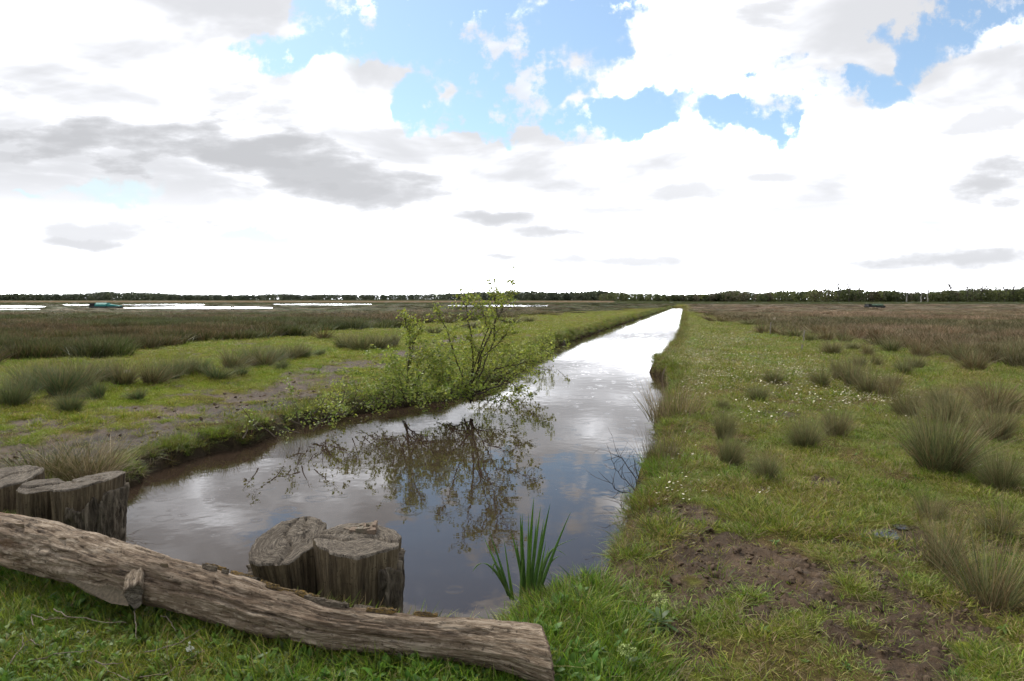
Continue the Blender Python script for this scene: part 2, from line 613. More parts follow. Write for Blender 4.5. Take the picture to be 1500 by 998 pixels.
def sdist(x, y, poly=WAT):
    """signed distance to a polygon, positive outside"""
    x = np.asarray(x, float)
    y = np.asarray(y, float)
    d2 = np.full(x.shape, 1e18)
    ins = np.zeros(x.shape, bool)
    n = len(poly)
    for i in range(n):
        ax, ay = poly[i]
        bx, by = poly[(i + 1) % n]
        ex, ey = bx - ax, by - ay
        t = np.clip(((x - ax) * ex + (y - ay) * ey) / (ex * ex + ey * ey + 1e-12), 0, 1)
        d2 = np.minimum(d2, (x - ax - t * ex) ** 2 + (y - ay - t * ey) ** 2)
        c = ((ay > y) != (by > y))
        with np.errstate(divide='ignore', invalid='ignore'):
            xi = ax + (y - ay) / (by - ay + 1e-15) * ex
        ins ^= c & (x < xi)
    return np.where(ins, -1, 1) * np.sqrt(d2)


PATH = np.array([at(x, y)[:2] for x, y in [(-260, 700), (-60, 655), (60, 636), (170, 612), (270, 590), (370, 566), (460, 545), (560, 522), (660, 499), (740, 483)]])


def dist_line(x, y, line):
    d2 = np.full(np.shape(x), 1e18)
    for i in range(len(line) - 1):
        ax, ay = line[i]
        ex, ey = line[i + 1] - line[i]
        t = np.clip(((x - ax) * ex + (y - ay) * ey) / (ex * ex + ey * ey), 0, 1)
        d2 = np.minimum(d2, (x - ax - t * ex) ** 2 + (y - ay - t * ey) ** 2)
    return np.sqrt(d2)


PUDDLES = [(1292, 779, 0.105, 0.085), (1180, 794, 0.06, 0.04), (1231, 790, 0.06, 0.045), (1327, 769, 0.085, 0.045), (1262, 798, 0.055, 0.04), (1196, 776, 0.045, 0.03)]
PUD = [(at(x, y)[0], at(x, y)[1], rx, ry) for x, y, rx, ry in PUDDLES]


def zones(x, y):
    """masks of the ground cover: marsh left, marsh right, mud, lush"""
    px, py = project(x, y, 0.0 * x)
    front = y > 2.0
    nz = fbm(x * 0.35, y * 0.35, 31, 3)
    lb = np.interp(px, [-400, 0, 100, 200, 350, 480, 600, 700, 800, 900, 985, 1000], [548, 528, 522, 512, 497, 484, 475, 467, 460, 454, 450, 440])
    nz2 = fbm(x * 1.1, y * 1.1, 33, 2)
    left = front & (px < 1000) & (py < lb + ((nz - 0.5) * 34 + (nz2 - 0.5) * 16) * (lb - 438) / 70)
    rb = np.interp(px, [1000, 1020, 1060, 1110, 1180, 1250, 1330, 1400, 1500, 1900], [440, 458, 466, 474, 484, 497, 512, 522, 540, 600])
    right = front & (px > 1000) & (py < rb + ((nz - 0.5) * 34 + (nz2 - 0.5) * 18) * (rb - 438) / 70)
    dl = dist_line(x, y, PATH)
    wpath = np.interp(y, [7, 9, 12, 16, 25, 40], [1.9, 1.8, 1.35, 0.95, 0.7, 0.4])
    n2 = fbm(x * 1.3, y * 1.3, 41, 4)
    n2b = fbm(x * 4.5, y * 4.5, 43, 3)
    mud = sst(0.95 - dl / wpath + (n2 - 0.5) * 2.6 + (n2b - 0.5) * 2.0, 0.0, 0.6)
    for (mx, my, sx, sy, k) in [(1.5, 4.1, 0.6, 0.8, 1.0), (1.65, 3.2, 0.8, 0.7, 0.95), (2.6, 4.75, 0.95, 0.6, 0.95), (2.4, 5.8, 0.9, 0.6, 0.62), (1.35, 5.2, 0.4, 0.7, 0.8), (2.2, 3.4, 0.9, 0.7, 0.9), (2.0, 2.7, 0.9, 0.4, 0.85), (0.85, 4.4, 0.3, 0.3, 0.6)]:
        g = np.exp(-((x - mx) / sx) ** 2 - ((y - my) / sy) ** 2) * k
        mud = np.maximum(mud, sst(g + (n2 - 0.54) * 2.6 + (n2b - 0.5) * 2.2, 0.40, 0.78))
    fore = sst(0.35 - (y - (3.75 - 0.36 * (x + 1.2))), -0.2, 0.3) * sst(x, 0.9, 0.3)
    iris = np.exp(-((x - 0.22) / 0.45) ** 2 - ((y - 3.6) / 0.7) ** 2)
    lush = np.maximum(fore, iris * 0.9)
    mud = mud * (1 - fore) * (1 - 0.8 * iris)
    return left, right, mud, lush


def height(x, y, sd=None, mud=None):
    x = np.asarray(x, float)
    y = np.asarray(y, float)
    if sd is None:
        sd = sdist(x, y)
    if mud is None:
        mud = zones(x, y)[2]
    near = sst(-np.abs(y), -60, -20)
    zg = (fbm(x * 0.5, y * 0.5, 3, 3) - 0.5) * 0.10 * near + (fbm(x * 3.1, y * 3.1, 5, 3) - 0.5) * 0.05 * near
    zg = zg + mud * ((fbm(x * 8.0, y * 8.0, 8, 4, 0.7) - 0.5) * 0.085 + sst(fbm(x * 12, y * 12, 9, 2), 0.58, 0.68) * 0.022 - 0.02) * sst(-y, -25, -10)
    zg = zg - 0.18 * sst(0.25 * y - 2.2 - x, 0.0, 1.5) * sst(y, 5.5, 7.5) * sst(-y, -24, -14) * sst(-sd, -5.0, -1.5)
    # ground falls towards the ditch behind the log
    behind = sst(y - (3.55 - 0.38 * (x + 1.2)), -0.05, 0.35) * sst(-sd, -0.6, -0.15) * sst(-y, -6.4, -5.2) * sst(-x, -0.1, 0.3)
    zg = zg - 0.22 * behind
    for (cx, cy, rx, ry) in PUD:
        e = ((x - cx) / (rx * 1.5)) ** 2 + ((y - cy) / (ry * 1.6)) ** 2
        zg = np.where(e < 2.2, zg + (-0.030 - zg) * sst(-e, -2.2, -0.9), zg)
    rag = (fbm(x * 1.6, y * 1.6, 11, 3) - 0.5) * 0.46 + (fbm(x * 6, y * 6, 12, 3) - 0.5) * 0.12
    rag = rag + np.where(x > 0.25 * y - 1.5, (fbm(x * 1.1 + 40, y * 1.1, 15, 3) - 0.5) * np.interp(y, [6, 12, 18], [0.25, 0.4, 0.7]) * sst(y, 5.5, 8.0), 0)
    s = sd + rag * sst(-np.abs(y), -70, -25) * 0.8
    bw = 0.09 + 0.16 * fbm(x * 0.8, y * 0.8, 14, 2) + 0.005 * np.maximum(y, 0)
    t = np.clip((s + 0.02) / bw, 0, 1)
    up = WZ - 0.05 + (zg - WZ + 0.05) * (1 - (1 - t) ** 2.2)
    dn = WZ - 0.05 + np.clip(s + 0.02, -0.6, 0) * 0.9
    return np.where(s > -0.02, up, dn)


def build_ground():
    rows = [-60, -30, -15, -8, -4, -2, -0.8, 0.0, 0.6, 1.0, 1.3, 1.6, 1.85]
    yv = 2.0
    while yv < 6000:
        rows.append(yv)
        yv *= 1.0092 if yv < 14 else (1.0125 if yv < 300 else 1.06)
    rows = np.array(rows)
    nc = 620
    u = np.linspace(-1, 1, nc)
    u = np.sign(u) * np.abs(u) ** 1.15
    core = 1.02 * (np.maximum(rows, 0.5) + 1.6)
    wide = np.where(np.abs(u) > 0.93, (np.abs(u) - 0.93) / 0.07, 0) ** 1.5
    X = u[None, :] * core[:, None] + np.sign(u)[None, :] * wide[None, :] * (60 + core[:, None] * 0.6)
    Y = np.repeat(rows[:, None], nc, 1)
    # small sideways jitter breaks the regular grid
    X = X + rng.normal(0, 0.12, X.shape) * (core[:, None] * 2 / nc)
    x, y = X.ravel(), Y.ravel()
    sd = sdist(x, y)
    left, right, mud, lush = zones(x, y)
    z = height(x, y, sd, mud)
    n = fbm(x * 0.9, y * 0.9, 21, 4)[:, None]
    n2 = fbm(x * 0.22, y * 0.22, 22, 3)[:, None]
    ga = np.array([0.105, 0.120, 0.020])
    gb = np.array([0.125, 0.108, 0.038])
    gl = np.array([0.055, 0.085, 0.014])
    col = ga + (gb - ga) * sst(n, 0.35, 0.65)
    px, py = project(x, y, 0 * x)
    # bright turf strip on the far side of the path
    bright = (sst(-dist_line(x, y, PATH + np.array([-2.6, 1.6])), -3.0, -0.6) * (x < 0.25 * y))[:, None]
    col = col + (np.array([0.110, 0.145, 0.012]) - col) * bright * 0.7
    col = col + (gl - col) * lush[:, None] * 0.7
    dirt = np.array([0.066, 0.043, 0.025]) * (0.55 + 0.9 * fbm(x * 4.0, y * 4.0, 25, 4)[:, None])
    col = col + (dirt - col) * mud[:, None]
    thin = sst(fbm(x * 2.2, y * 2.2, 61, 3), 0.52, 0.62) * (lush < 0.4) * sst(-y, -18, -10)
    col = col + (dirt * 1.15 - col) * (0.75 * thin)[:, None]
    lm = np.array([0.040, 0.034, 0.016]) + (np.array([0.030, 0.036, 0.011]) - np.array([0.040, 0.034, 0.016])) * sst(n2, 0.45, 0.6)
    rm = np.array([0.085, 0.058, 0.037]) + (np.array([0.052, 0.045, 0.022]) - np.array([0.085, 0.058, 0.037])) * sst(n2, 0.5, 0.62)
    col = np.where(left[:, None], lm, col)
    col = np.where(right[:, None], rm, col)
    far = sst(y, 180, 260)[:, None]
    band = np.where((y > 330) & (y < 620) & (px < 900), 1.0, 0.0)[:, None]
    col = col + (np.array([0.040, 0.045, 0.020]) - col) * far
    col = col + (np.array([0.135, 0.098, 0.062]) - col) * band
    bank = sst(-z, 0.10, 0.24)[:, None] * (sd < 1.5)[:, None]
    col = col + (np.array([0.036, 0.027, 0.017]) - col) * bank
    nr = len(rows)
    i = np.arange(nr - 1)[:, None] * nc + np.arange(nc - 1)[None, :]
    i = i.ravel()
    f = np.stack([i, i + 1, i + nc + 1, i + nc], 1)
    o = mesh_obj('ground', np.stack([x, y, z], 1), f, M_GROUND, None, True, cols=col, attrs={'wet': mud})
    tag(o, kind='structure')


build_ground()


def flat_sheet(name, poly, z, mat):
    o = mesh_obj(name, [(p[0], p[1], z) for p in poly], [tuple(range(len(poly)))], mat)
    return tag(o, kind='structure')


# the ditch water: a level sheet whose edges run into the banks
flat_sheet('ditch_water', [(-6.2, 3.3), (1.6, 3.3), (3.0, 9), (10, 30), (66, 245), (58, 245), (-6.2, 9.5)], WZ, M_WATER)
for (cx, cy, rx, ry) in PUD:
    pts = []
    for k in range(14):
        a = 2 * math.pi * k / 14
        rr = 1.25 + 0.3 * math.sin(3 * a + cx * 9)
        pts.append((cx + rx * rr * math.cos(a), cy + ry * rr * math.sin(a)))
    flat_sheet('puddle', pts, -0.014, M_POND)


def pond(px0, px1, py0, py1, z=0.12):
    c = []
    n = 26
    for k in range(n):
        a = 2 * math.pi * k / n
        ex = np.sign(math.cos(a)) * abs(math.cos(a)) ** 0.6
        ey = math.sin(a)
        j = 0.8 + 0.35 * random.random()
        p = at((px0 + px1) / 2 + ex * (px1 - px0) / 2, (py0 + py1) / 2 + ey * j * (py1 - py0) / 2, z)
        c.append(p[:2])
    flat_sheet('pond', c, z, M_POND)


for a in [(180, 400, 449.8, 452.4), (-120, 68, 448.0, 450.6), (92, 136, 445.6, 447.6), (178, 300, 445.4, 447.6), (400, 545, 445.0, 447.0),
          (655, 805, 446.6, 449.0), (860, 950, 444.6, 446.0), (-200, 60, 453.0, 453.8)]:
    pond(*a)

# ------------------------------------------------------------------ blades, tufts and scattering


def blades(n, hlo, hhi, base_r, lean, width, cols, segs=3, droop=0.3, seed=0, hpow=1.0, tip=None):
    """n grass blades; returns verts, quads, colours"""
    r = np.random.default_rng(seed)
    a = r.uniform(0, 2 * np.pi, n)
    rad = base_r * np.sqrt(r.uniform(0, 1, n))
    bx, by = rad * np.cos(a), rad * np.sin(a)
    ang = a + r.normal(0, 0.7, n)
    L = hlo + (hhi - hlo) * r.uniform(0, 1, n) ** hpow
    ln = lean * (0.25 + 0.75 * rad / max(base_r, 1e-6)) * r.uniform(0.4, 1.3, n)
    ci = r.integers(0, len(cols), n)
    C = np.array(cols)[ci] * r.uniform(0.6, 1.45, (n, 1))
    wa = r.uniform(0, np.pi, n)
    tipw = r.uniform(0, 1, (n, 1)) ** 1.5
    V, CC = [], []
    for s in range(segs + 1):
        t = s / segs
        out = L * (np.sin(ln) * t + droop * ln * t * t * 0.6)
        zz = L * (np.cos(ln) * t - droop * ln * t * t * 0.5)
        x = bx + out * np.cos(ang)
        y = by + out * np.sin(ang)
        wd = width * (1 - t) ** 0.7 * (0.6 + 0.4 * r.uniform(0, 1, n) if s == 0 else 1) + width * 0.06
        dx, dy = np.cos(wa) * wd / 2, np.sin(wa) * wd / 2
        V.append(np.stack([x - dx, y - dy, zz], 1))
        V.append(np.stack([x + dx, y + dy, zz], 1))
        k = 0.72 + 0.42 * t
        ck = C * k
        if tip is not None and t > 0.45:
            f = ((t - 0.45) / 0.55) * tipw
            ck = ck * (1 - f) + np.array(tip) * f
        CC.append(ck)
        CC.append(ck)
    m = 2 * (segs + 1)
    V = np.stack(V, 1).reshape(-1, 3)
    CC = np.stack(CC, 1).reshape(-1, 3)
    F = []
    b = np.arange(n) * m
    for s in range(segs):
        F.append(np.stack([b + 2 * s, b + 2 * s + 1, b + 2 * s + 3, b + 2 * s + 2], 1))
    return V, np.concatenate(F), CC


def join(parts):
    V, F, C, off = [], [], [], 0
    for v, f, c in parts:
        V.append(v)
        F.append(f + off)
        C.append(c)
        off += len(v)
    return np.concatenate(V), np.concatenate(F), np.concatenate(C)


G_LUSH = [(0.130, 0.195, 0.018), (0.18, 0.225, 0.028), (0.092, 0.150, 0.017), (0.23, 0.235, 0.05)]
G_MEAD = [(0.165, 0.205, 0.026), (0.205, 0.225, 0.040), (0.120, 0.175, 0.022), (0.26, 0.24, 0.075)]
G_DRY = [(0.26, 0.20, 0.10), (0.20, 0.15, 0.075), (0.33, 0.26, 0.15)]


def leaf_rosette(n, L, W, lift, cols, seed):
    r = np.random.default_rng(seed)
    V, F, C = [], [], []
    for i in range(n):
        a = r.uniform(0, 2 * np.pi)
        e = r.uniform(*lift)
        l = L * r.uniform(0.6, 1.2)
        d = np.array([math.cos(a) * math.cos(e), math.sin(a) * math.cos(e), math.sin(e)])
        sx = np.array([-math.sin(a), math.cos(a), 0])
        h0 = np.array([0, 0, r.uniform(0.0, 0.04)])
        c = np.array(cols[r.integers(len(cols))]) * r.uniform(0.8, 1.2)
        b = len(V)
        for t, ww in ((0.05, 0.15), (0.4, 0.9), (0.7, 0.8), (1.0, 0.08)):
            p = h0 + d * l * t - np.array([0, 0, 1]) * l * 0.35 * t * t
            V += [p - sx * W * ww / 2 + np.array([0, 0, W * 0.15]), p + sx * W * ww / 2 + np.array([0, 0, W * 0.15])]
            C += [c * (0.8 + 0.3 * t)] * 2
        for s in range(3):
            F.append([b + 2 * s, b + 2 * s + 1, b + 2 * s + 3, b + 2 * s + 2])
    return np.array(V), np.array(F), np.array(C)


def proto(name, vfc, mat):
    return mesh_obj(name, vfc[0], vfc[1], mat, cols=vfc[2], link=False)


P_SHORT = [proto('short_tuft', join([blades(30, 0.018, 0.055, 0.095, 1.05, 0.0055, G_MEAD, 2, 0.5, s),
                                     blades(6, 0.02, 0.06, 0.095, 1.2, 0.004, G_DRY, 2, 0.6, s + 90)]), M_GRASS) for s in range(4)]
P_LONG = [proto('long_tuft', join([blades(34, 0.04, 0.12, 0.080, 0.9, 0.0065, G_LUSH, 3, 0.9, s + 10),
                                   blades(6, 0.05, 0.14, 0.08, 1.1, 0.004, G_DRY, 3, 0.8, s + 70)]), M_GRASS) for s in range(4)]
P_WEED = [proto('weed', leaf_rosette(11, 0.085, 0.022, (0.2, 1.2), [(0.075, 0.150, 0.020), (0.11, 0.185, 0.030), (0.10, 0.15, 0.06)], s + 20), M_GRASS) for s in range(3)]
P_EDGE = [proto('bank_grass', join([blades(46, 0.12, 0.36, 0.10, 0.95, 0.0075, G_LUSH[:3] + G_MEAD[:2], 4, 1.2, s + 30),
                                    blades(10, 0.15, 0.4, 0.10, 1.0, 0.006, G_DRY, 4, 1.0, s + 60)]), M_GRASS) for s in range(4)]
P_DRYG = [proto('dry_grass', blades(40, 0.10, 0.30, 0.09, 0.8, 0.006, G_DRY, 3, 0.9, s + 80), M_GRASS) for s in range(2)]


def scatter(name, P, label, cat, pts, rotz, scl, tint, tilt=0.15):
    n = len(pts)
    me = bpy.data.meshes.new(name)
    me.vertices.add(n)
    me.vertices.foreach_set('co', np.asarray(pts, np.float32).ravel())
    r = np.random.default_rng(n)
    rot = np.stack([r.normal(0, tilt, n), r.normal(0, tilt, n), rotz], 1).astype(np.float32)
    a = me.attributes.new('rot', 'FLOAT_VECTOR', 'POINT')
    a.data.foreach_set('vector', rot.ravel())
    scl = np.asarray(scl, np.float32)
    if scl.ndim == 1:
        scl = np.repeat(scl[:, None], 3, 1)
    a = me.attributes.new('scl', 'FLOAT_VECTOR', 'POINT')
    a.data.foreach_set('vector', scl.astype(np.float32).ravel())
    a = me.attributes.new('pick', 'INT', 'POINT')
    a.data.foreach_set('value', r.integers(0, len(P), n).astype(np.int32))
    t4 = np.ones((n, 4), np.float32)
    t4[:, :3] = tint
    a = me.attributes.new('tint', 'FLOAT_COLOR', 'POINT')
    a.data.foreach_set('color', t4.ravel())
    o = bpy.data.objects.new(name, me)
    COL.objects.link(o)
    ng = bpy.data.node_groups.new(name + '_nodes', 'GeometryNodeTree')
    ng.interface.new_socket('Geometry', in_out='INPUT', socket_type='NodeSocketGeometry')
    ng.interface.new_socket('Geometry', in_out='OUTPUT', socket_type='NodeSocketGeometry')
    N, Lk = ng.nodes, ng.links
    gi, go = N.new('NodeGroupInput'), N.new('NodeGroupOutput')
    jn = N.new('GeometryNodeJoinGeometry')
    for p in P:
        oi = N.new('GeometryNodeObjectInfo')
        oi.inputs['Object'].default_value = p
        g2 = N.new('GeometryNodeGeometryToInstance')
        Lk.new(oi.outputs['Geometry'], g2.inputs[0])
        Lk.new(g2.outputs[0], jn.inputs[0])
    ip = N.new('GeometryNodeInstanceOnPoints')
    ip.inputs['Pick Instance'].default_value = True

    def named(nm, typ):
        q = N.new('GeometryNodeInputNamedAttribute')
        q.data_type = typ
        q.inputs['Name'].default_value = nm
        return q.outputs['Attribute']
    Lk.new(gi.outputs[0], ip.inputs['Points'])
    Lk.new(jn.outputs[0], ip.inputs['Instance'])
    Lk.new(named('pick', 'INT'), ip.inputs['Instance Index'])
    e2r = N.new('FunctionNodeEulerToRotation')
    Lk.new(named('rot', 'FLOAT_VECTOR'), e2r.inputs[0])
    Lk.new(e2r.outputs[0], ip.inputs['Rotation'])
    Lk.new(named('scl', 'FLOAT_VECTOR'), ip.inputs['Scale'])
    Lk.new(ip.outputs[0], go.inputs[0])
    md = o.modifiers.new('scatter', 'NODES')
    md.node_group = ng
    return tag(o, label, cat, kind='stuff')


def sample_field(bands, seed):
    """random ground points: bands of (y0, y1, points per square metre)"""
    r = np.random.default_rng(seed)
    XS, YS = [], []
    for y0, y1, dens in bands:
        wid = 1.66 * (y1) + 1.2
        n = int((y1 - y0) * wid * dens)
        x = r.uniform(-wid / 2, wid / 2, n)
        y = r.uniform(y0, y1, n)
        k = np.abs(x) < 0.83 * y + 0.6
        XS.append(x[k])
        YS.append(y[k])
    return np.concatenate(XS), np.concatenate(YS)


def build_grass():
    r = np.random.default_rng(99)
    x, y = sample_field([(2.1, 4, 1000), (4, 7, 620), (7, 11, 280), (11, 18, 110), (18, 30, 45), (30, 50, 16), (50, 90, 4)], 1)
    sd = sdist(x, y)
    k = sd > 0.02
    x, y, sd = x[k], y[k], sd[k]
    left, right, mud, lush = zones(x, y)
    keep = (~left) & (~right)
    bare = fbm(x * 2.2, y * 2.2, 61, 3)
    keep &= ~((r.uniform(0, 1, len(x)) < 0.75 * sst(bare, 0.50, 0.62)) & (lush < 0.4) & (y < 14))
    keep &= r.uniform(0, 1, len(x)) > np.clip(mud * 0.90, 0, 0.86)
    z = height(x, y, sd, mud)
    keep &= z > WZ + 0.04
    for (cx, cy, rx, ry) in PUD:
        keep &= ((x - cx) / (rx * 1.7)) ** 2 + ((y - cy + 0.02) / (ry * 2.2)) ** 2 > 1.0
    x, y, z, sd, mud, lush, bare = [q[keep] for q in (x, y, z, sd, mud, lush, bare)]
    big = np.interp(y, [2, 6, 12, 25, 60], [0.95, 1.1, 1.4, 2.2, 3.4])
    nl = fbm(x * 0.6, y * 0.6, 63, 3)
    n3 = fbm(x * 2.5, y * 2.5, 64, 2)
    p_long = np.clip(lush * 1.3 + (nl > 0.66) * 0.3 + 0.5 * (sd < 0.25), 0.04, 1)
    u = r.uniform(0, 1, len(x))
    is_weed = (r.uniform(0, 1, len(x)) < 0.018 + 0.30 * lush) & (y < 9)
    is_long = (u < p_long) & ~is_weed
    is_short = ~is_long & ~is_weed
    olive = sst(n3 * 0.5 + nl * 0.5, 0.35, 0.65)[:, None]
    tint = np.array([0.92, 1.08, 0.85]) + (np.array([1.16, 1.02, 1.0]) - np.array([0.92, 1.08, 0.85])) * olive
    tint = tint * (0.8 + 0.4 * r.uniform(0, 1, (len(x), 1)))
    leftside = (x < 0.25 * y - 2.0)
    tint = np.where((leftside & (y > 9))[:, None], tint * np.array([1.08, 1.12, 0.8]), tint)
    pts = np.stack([x, y, z - 0.008], 1)
    rz = r.uniform(0, 6.28, len(x))
    hs = big * (0.7 + 0.6 * r.uniform(0, 1, len(x))) * (0.75 + 0.5 * n3)
    hz = np.minimum(hs, 1.7) * np.where(lush < 0.4, np.interp(y, [2, 8, 14], [0.72, 0.85, 1.0]), 1.0)
    S = np.stack([hs, hs, hz], 1)
    for nm, mk, P, lab in (('short_grass', is_short, P_SHORT, 'short grazed turf covering both banks of the ditch'),
                           ('long_grass', is_long, P_LONG, 'longer lush green grass in front of the log and along the edges'),
                           ('broadleaf_weeds', is_weed, P_WEED, 'low broad leaved weeds mixed into the foreground grass')):
        s = S[mk] * (np.where(leftside[mk], 0.8, 1.0)[:, None])
        if 'weed' in nm:
            s = s * (0.5 + 0.55 * lush[mk])[:, None]
        scatter(nm, P, lab, 'grass' if 'weed' not in nm else 'weeds', pts[mk], rz[mk], s, tint[mk], 0.2)
    # grass hanging over the edges of the ditch
    EX, EY = [], []
    n = len(WAT)
    for i in range(n):
        a, b = WAT[i], WAT[(i + 1) % n]
        L = np.linalg.norm(b - a)
        mid = (a + b) / 2
        dens = 44 if mid[1] < 14 else (22 if mid[1] < 35 else 7)
        if mid[1] < 5.9 and mid[0] < -0.15:
            dens = 3
        m = int(L * dens)
        t = r.uniform(0, 1, m)
        nrm = np.array([b[1] - a[1], -(b[0] - a[0])]) / (L + 1e-9)
        off = r.uniform(-0.12, 0.42, m)
        p = a + (b - a) * t[:, None] + (nrm * 1.0) * off[:, None]
        q = a + (b - a) * t[:, None] - (nrm * 1.0) * off[:, None]
        sp, sq = sdist(p[:, 0], p[:, 1]), sdist(q[:, 0], q[:, 1])
        best = np.where((sp > sq)[:, None], p, q)
        EX.append(best[:, 0])
        EY.append(best[:, 1])
    ex, ey = np.concatenate(EX), np.concatenate(EY)
    ez = height(ex, ey)
    k = (ez > WZ + 0.05) & (ey < 250)
    ex, ey, ez = ex[k], ey[k], ez[k]
    sc = r.uniform(0.35, 0.85, len(ex)) * np.interp(ey, [4, 10, 30, 100], [0.62, 0.85, 1.35, 2.0])
    scz = np.minimum(sc, 1.25)
    tn = np.array([0.80, 0.82, 0.85]) * r.uniform(0.55, 1.2, (len(ex), 1))
    brown = (r.uniform(0, 1, len(ex)) < np.where(ex > 0.25 * ey - 1.5, 0.55, 0.25))[:, None]
    tn = np.where(brown, tn * np.array([1.35, 0.88, 1.1]), tn * np.array([1.1, 1.15, 0.9]))
    scatter('bank_grass', P_EDGE, 'rough grass hanging over the steep edges of the ditch', 'grass', np.stack([ex, ey, ez - 0.02], 1),
            r.uniform(0, 6.28, len(ex)), np.stack([sc, sc, scz], 1), tn, 0.3)


build_grass()


def clod(seed):
    bm = bmesh.new()
    bmesh.ops.create_icosphere(bm, subdivisions=2, radius=1.0)
    r = np.random.default_rng(seed)
    V = np.array([v.co[:] for v in bm.verts])
    F = np.array([[v.index for v in f.verts] for f in bm.faces])
    bm.free()
    k = 1 + (fbm(V[:, 0] * 1.7 + seed, V[:, 1] * 1.7 + V[:, 2] * 1.3, 400 + seed, 3) - 0.5) * 1.3
    V = V * k[:, None] * np.array([1.0, 0.8, 0.55])
    C = np.array([0.075, 0.050, 0.031]) * (0.7 + 0.6 * r.uniform(0, 1, (len(V), 1)))
    return V, F, C


def build_clods():
    m, B = new_mat('mud_clod')
    a = B.new('ShaderNodeAttribute', attribute_name='col')
    t = B.new('ShaderNodeAttribute', attribute_name='tint', attribute_type='INSTANCER')
    finish(B, principled(B, B.mix(1.0, a.outputs[0], t.outputs[0], 'MULTIPLY'), 0.85, 0.2).outputs[0])
    P = [proto('clod', clod(k), m) for k in range(5)]
    r = np.random.default_rng(55)
    x, y = sample_field([(2.2, 4.5, 420), (4.5, 8, 260), (8, 14, 120), (14, 24, 25)], 8)
    sd = sdist(x, y)
    l_, rr_, mud, lush = zones(x, y)
    k = (mud > 0.35) & (sd > 0.2) & ~l_ & ~rr_ & (r.uniform(0, 1, len(x)) < mud * np.where(x > 0, 0.8, 0.3))
    x, y = x[k], y[k]
    z = height(x, y)
    sz = (0.004 + 0.019 * r.uniform(0, 1, len(x)) ** 3) * np.interp(y, [2, 8, 20], [1.0, 1.5, 2.4])
    S = np.stack([sz, sz, sz * 0.8], 1)
    scatter('mud_clods', P, 'trampled clods of dark earth in the bare patches', 'mud', np.stack([x, y, z], 1), r.uniform(0, 6.28, len(x)), S,
            r.uniform(0.6, 1.3, (len(x), 1)) * np.ones(3), 0.5)
    # withered wisps round the bare earth, the iris and the ditch edge
    x, y = sample_field([(2.3, 5, 60), (5, 9, 26), (9, 16, 8)], 9)
    sd = sdist(x, y)
    l_, rr_, mud, lush = zones(x, y)
    pr = 0.10 + 0.5 * ((mud > 0.1) & (mud < 0.8)) + 0.6 * ((sd < 0.3) & (x > -0.3)) + 0.8 * np.exp(-((x - 0.12) / 0.3) ** 2 - ((y - 3.95) / 0.25) ** 2)
    k = (sd > 0.05) & ~l_ & ~rr_ & (r.uniform(0, 1, len(x)) < pr)
    x, y = x[k], y[k]
    z = height(x, y)
    k = z > WZ + 0.08
    x, y, z = x[k], y[k], z[k]
    sz = r.uniform(0.2, 0.55, len(x))
    scatter('withered_grass', P_DRYG, 'withered straw coloured wisps among the turf', 'grass', np.stack([x, y, z - 0.01], 1), r.uniform(0, 6.28, len(x)),
            np.stack([sz * 1.3, sz * 1.3, sz * 0.8], 1), r.uniform(0.6, 1.1, (len(x), 1)) * np.ones(3), 0.3)


build_clods()

# ------------------------------------------------------------------ rushes
RG = [(0.115, 0.135, 0.050), (0.160, 0.170, 0.068), (0.085, 0.112, 0.043), (0.215, 0.20, 0.085)]
RB = [(0.190, 0.130, 0.062), (0.140, 0.098, 0.050), (0.26, 0.19, 0.10)]
RP = [(0.200, 0.142, 0.085), (0.155, 0.112, 0.062), (0.28, 0.208, 0.135), (0.105, 0.090, 0.042)]
RL = [(0.110, 0.086, 0.040), (0.078, 0.078, 0.028), (0.150, 0.112, 0.060), (0.060, 0.066, 0.022)]


RF = [(0.085, 0.125, 0.045), (0.115, 0.150, 0.055), (0.065, 0.105, 0.042), (0.15, 0.16, 0.06)]


def rush_pair(n, width, dry, seed, cols=RG):
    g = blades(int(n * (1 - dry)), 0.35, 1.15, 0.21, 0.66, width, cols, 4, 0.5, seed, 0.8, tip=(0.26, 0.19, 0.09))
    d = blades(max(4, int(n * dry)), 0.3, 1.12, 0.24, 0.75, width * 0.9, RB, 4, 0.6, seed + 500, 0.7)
    return (mesh_obj('stems', g[0], g[1], M_RUSH, cols=g[2], link=False).data,
            mesh_obj('dry_stems', d[0], d[1], M_RUSH, cols=d[2], link=False).data)


RUSH = {}
for lod, (n, wd) in {'near': (1050, 0.0075), 'mid': (580, 0.012), 'far': (320, 0.020)}.items():
    for tone, dry in {'green': 0.2, 'mixed': 0.42, 'brown': 0.7, 'loose': 0.45, 'fresh': 0.14}.items():
        RUSH[lod, tone] = [rush_pair(n if tone != 'loose' else int(n * 0.42), wd, dry, hash((lod, tone, i)) % 1 + 10 * i + len(tone) + (0 if lod == 'near' else 50), RF if tone == 'fresh' else RG) for i in range(2)]

ORD = ['first', 'second', 'third', 'fourth', 'fifth', 'sixth', 'seventh', 'eighth', 'ninth', 'tenth', 'eleventh', 'twelfth', 'thirteenth',
       'fourteenth', 'fifteenth', 'sixteenth', 'seventeenth', 'eighteenth', 'nineteenth', 'twentieth', 'twenty-first', 'twenty-second',
       'twenty-third', 'twenty-fourth', 'twenty-fifth', 'twenty-sixth', 'twenty-seventh', 'twenty-eighth', 'twenty-ninth', 'thirtieth']


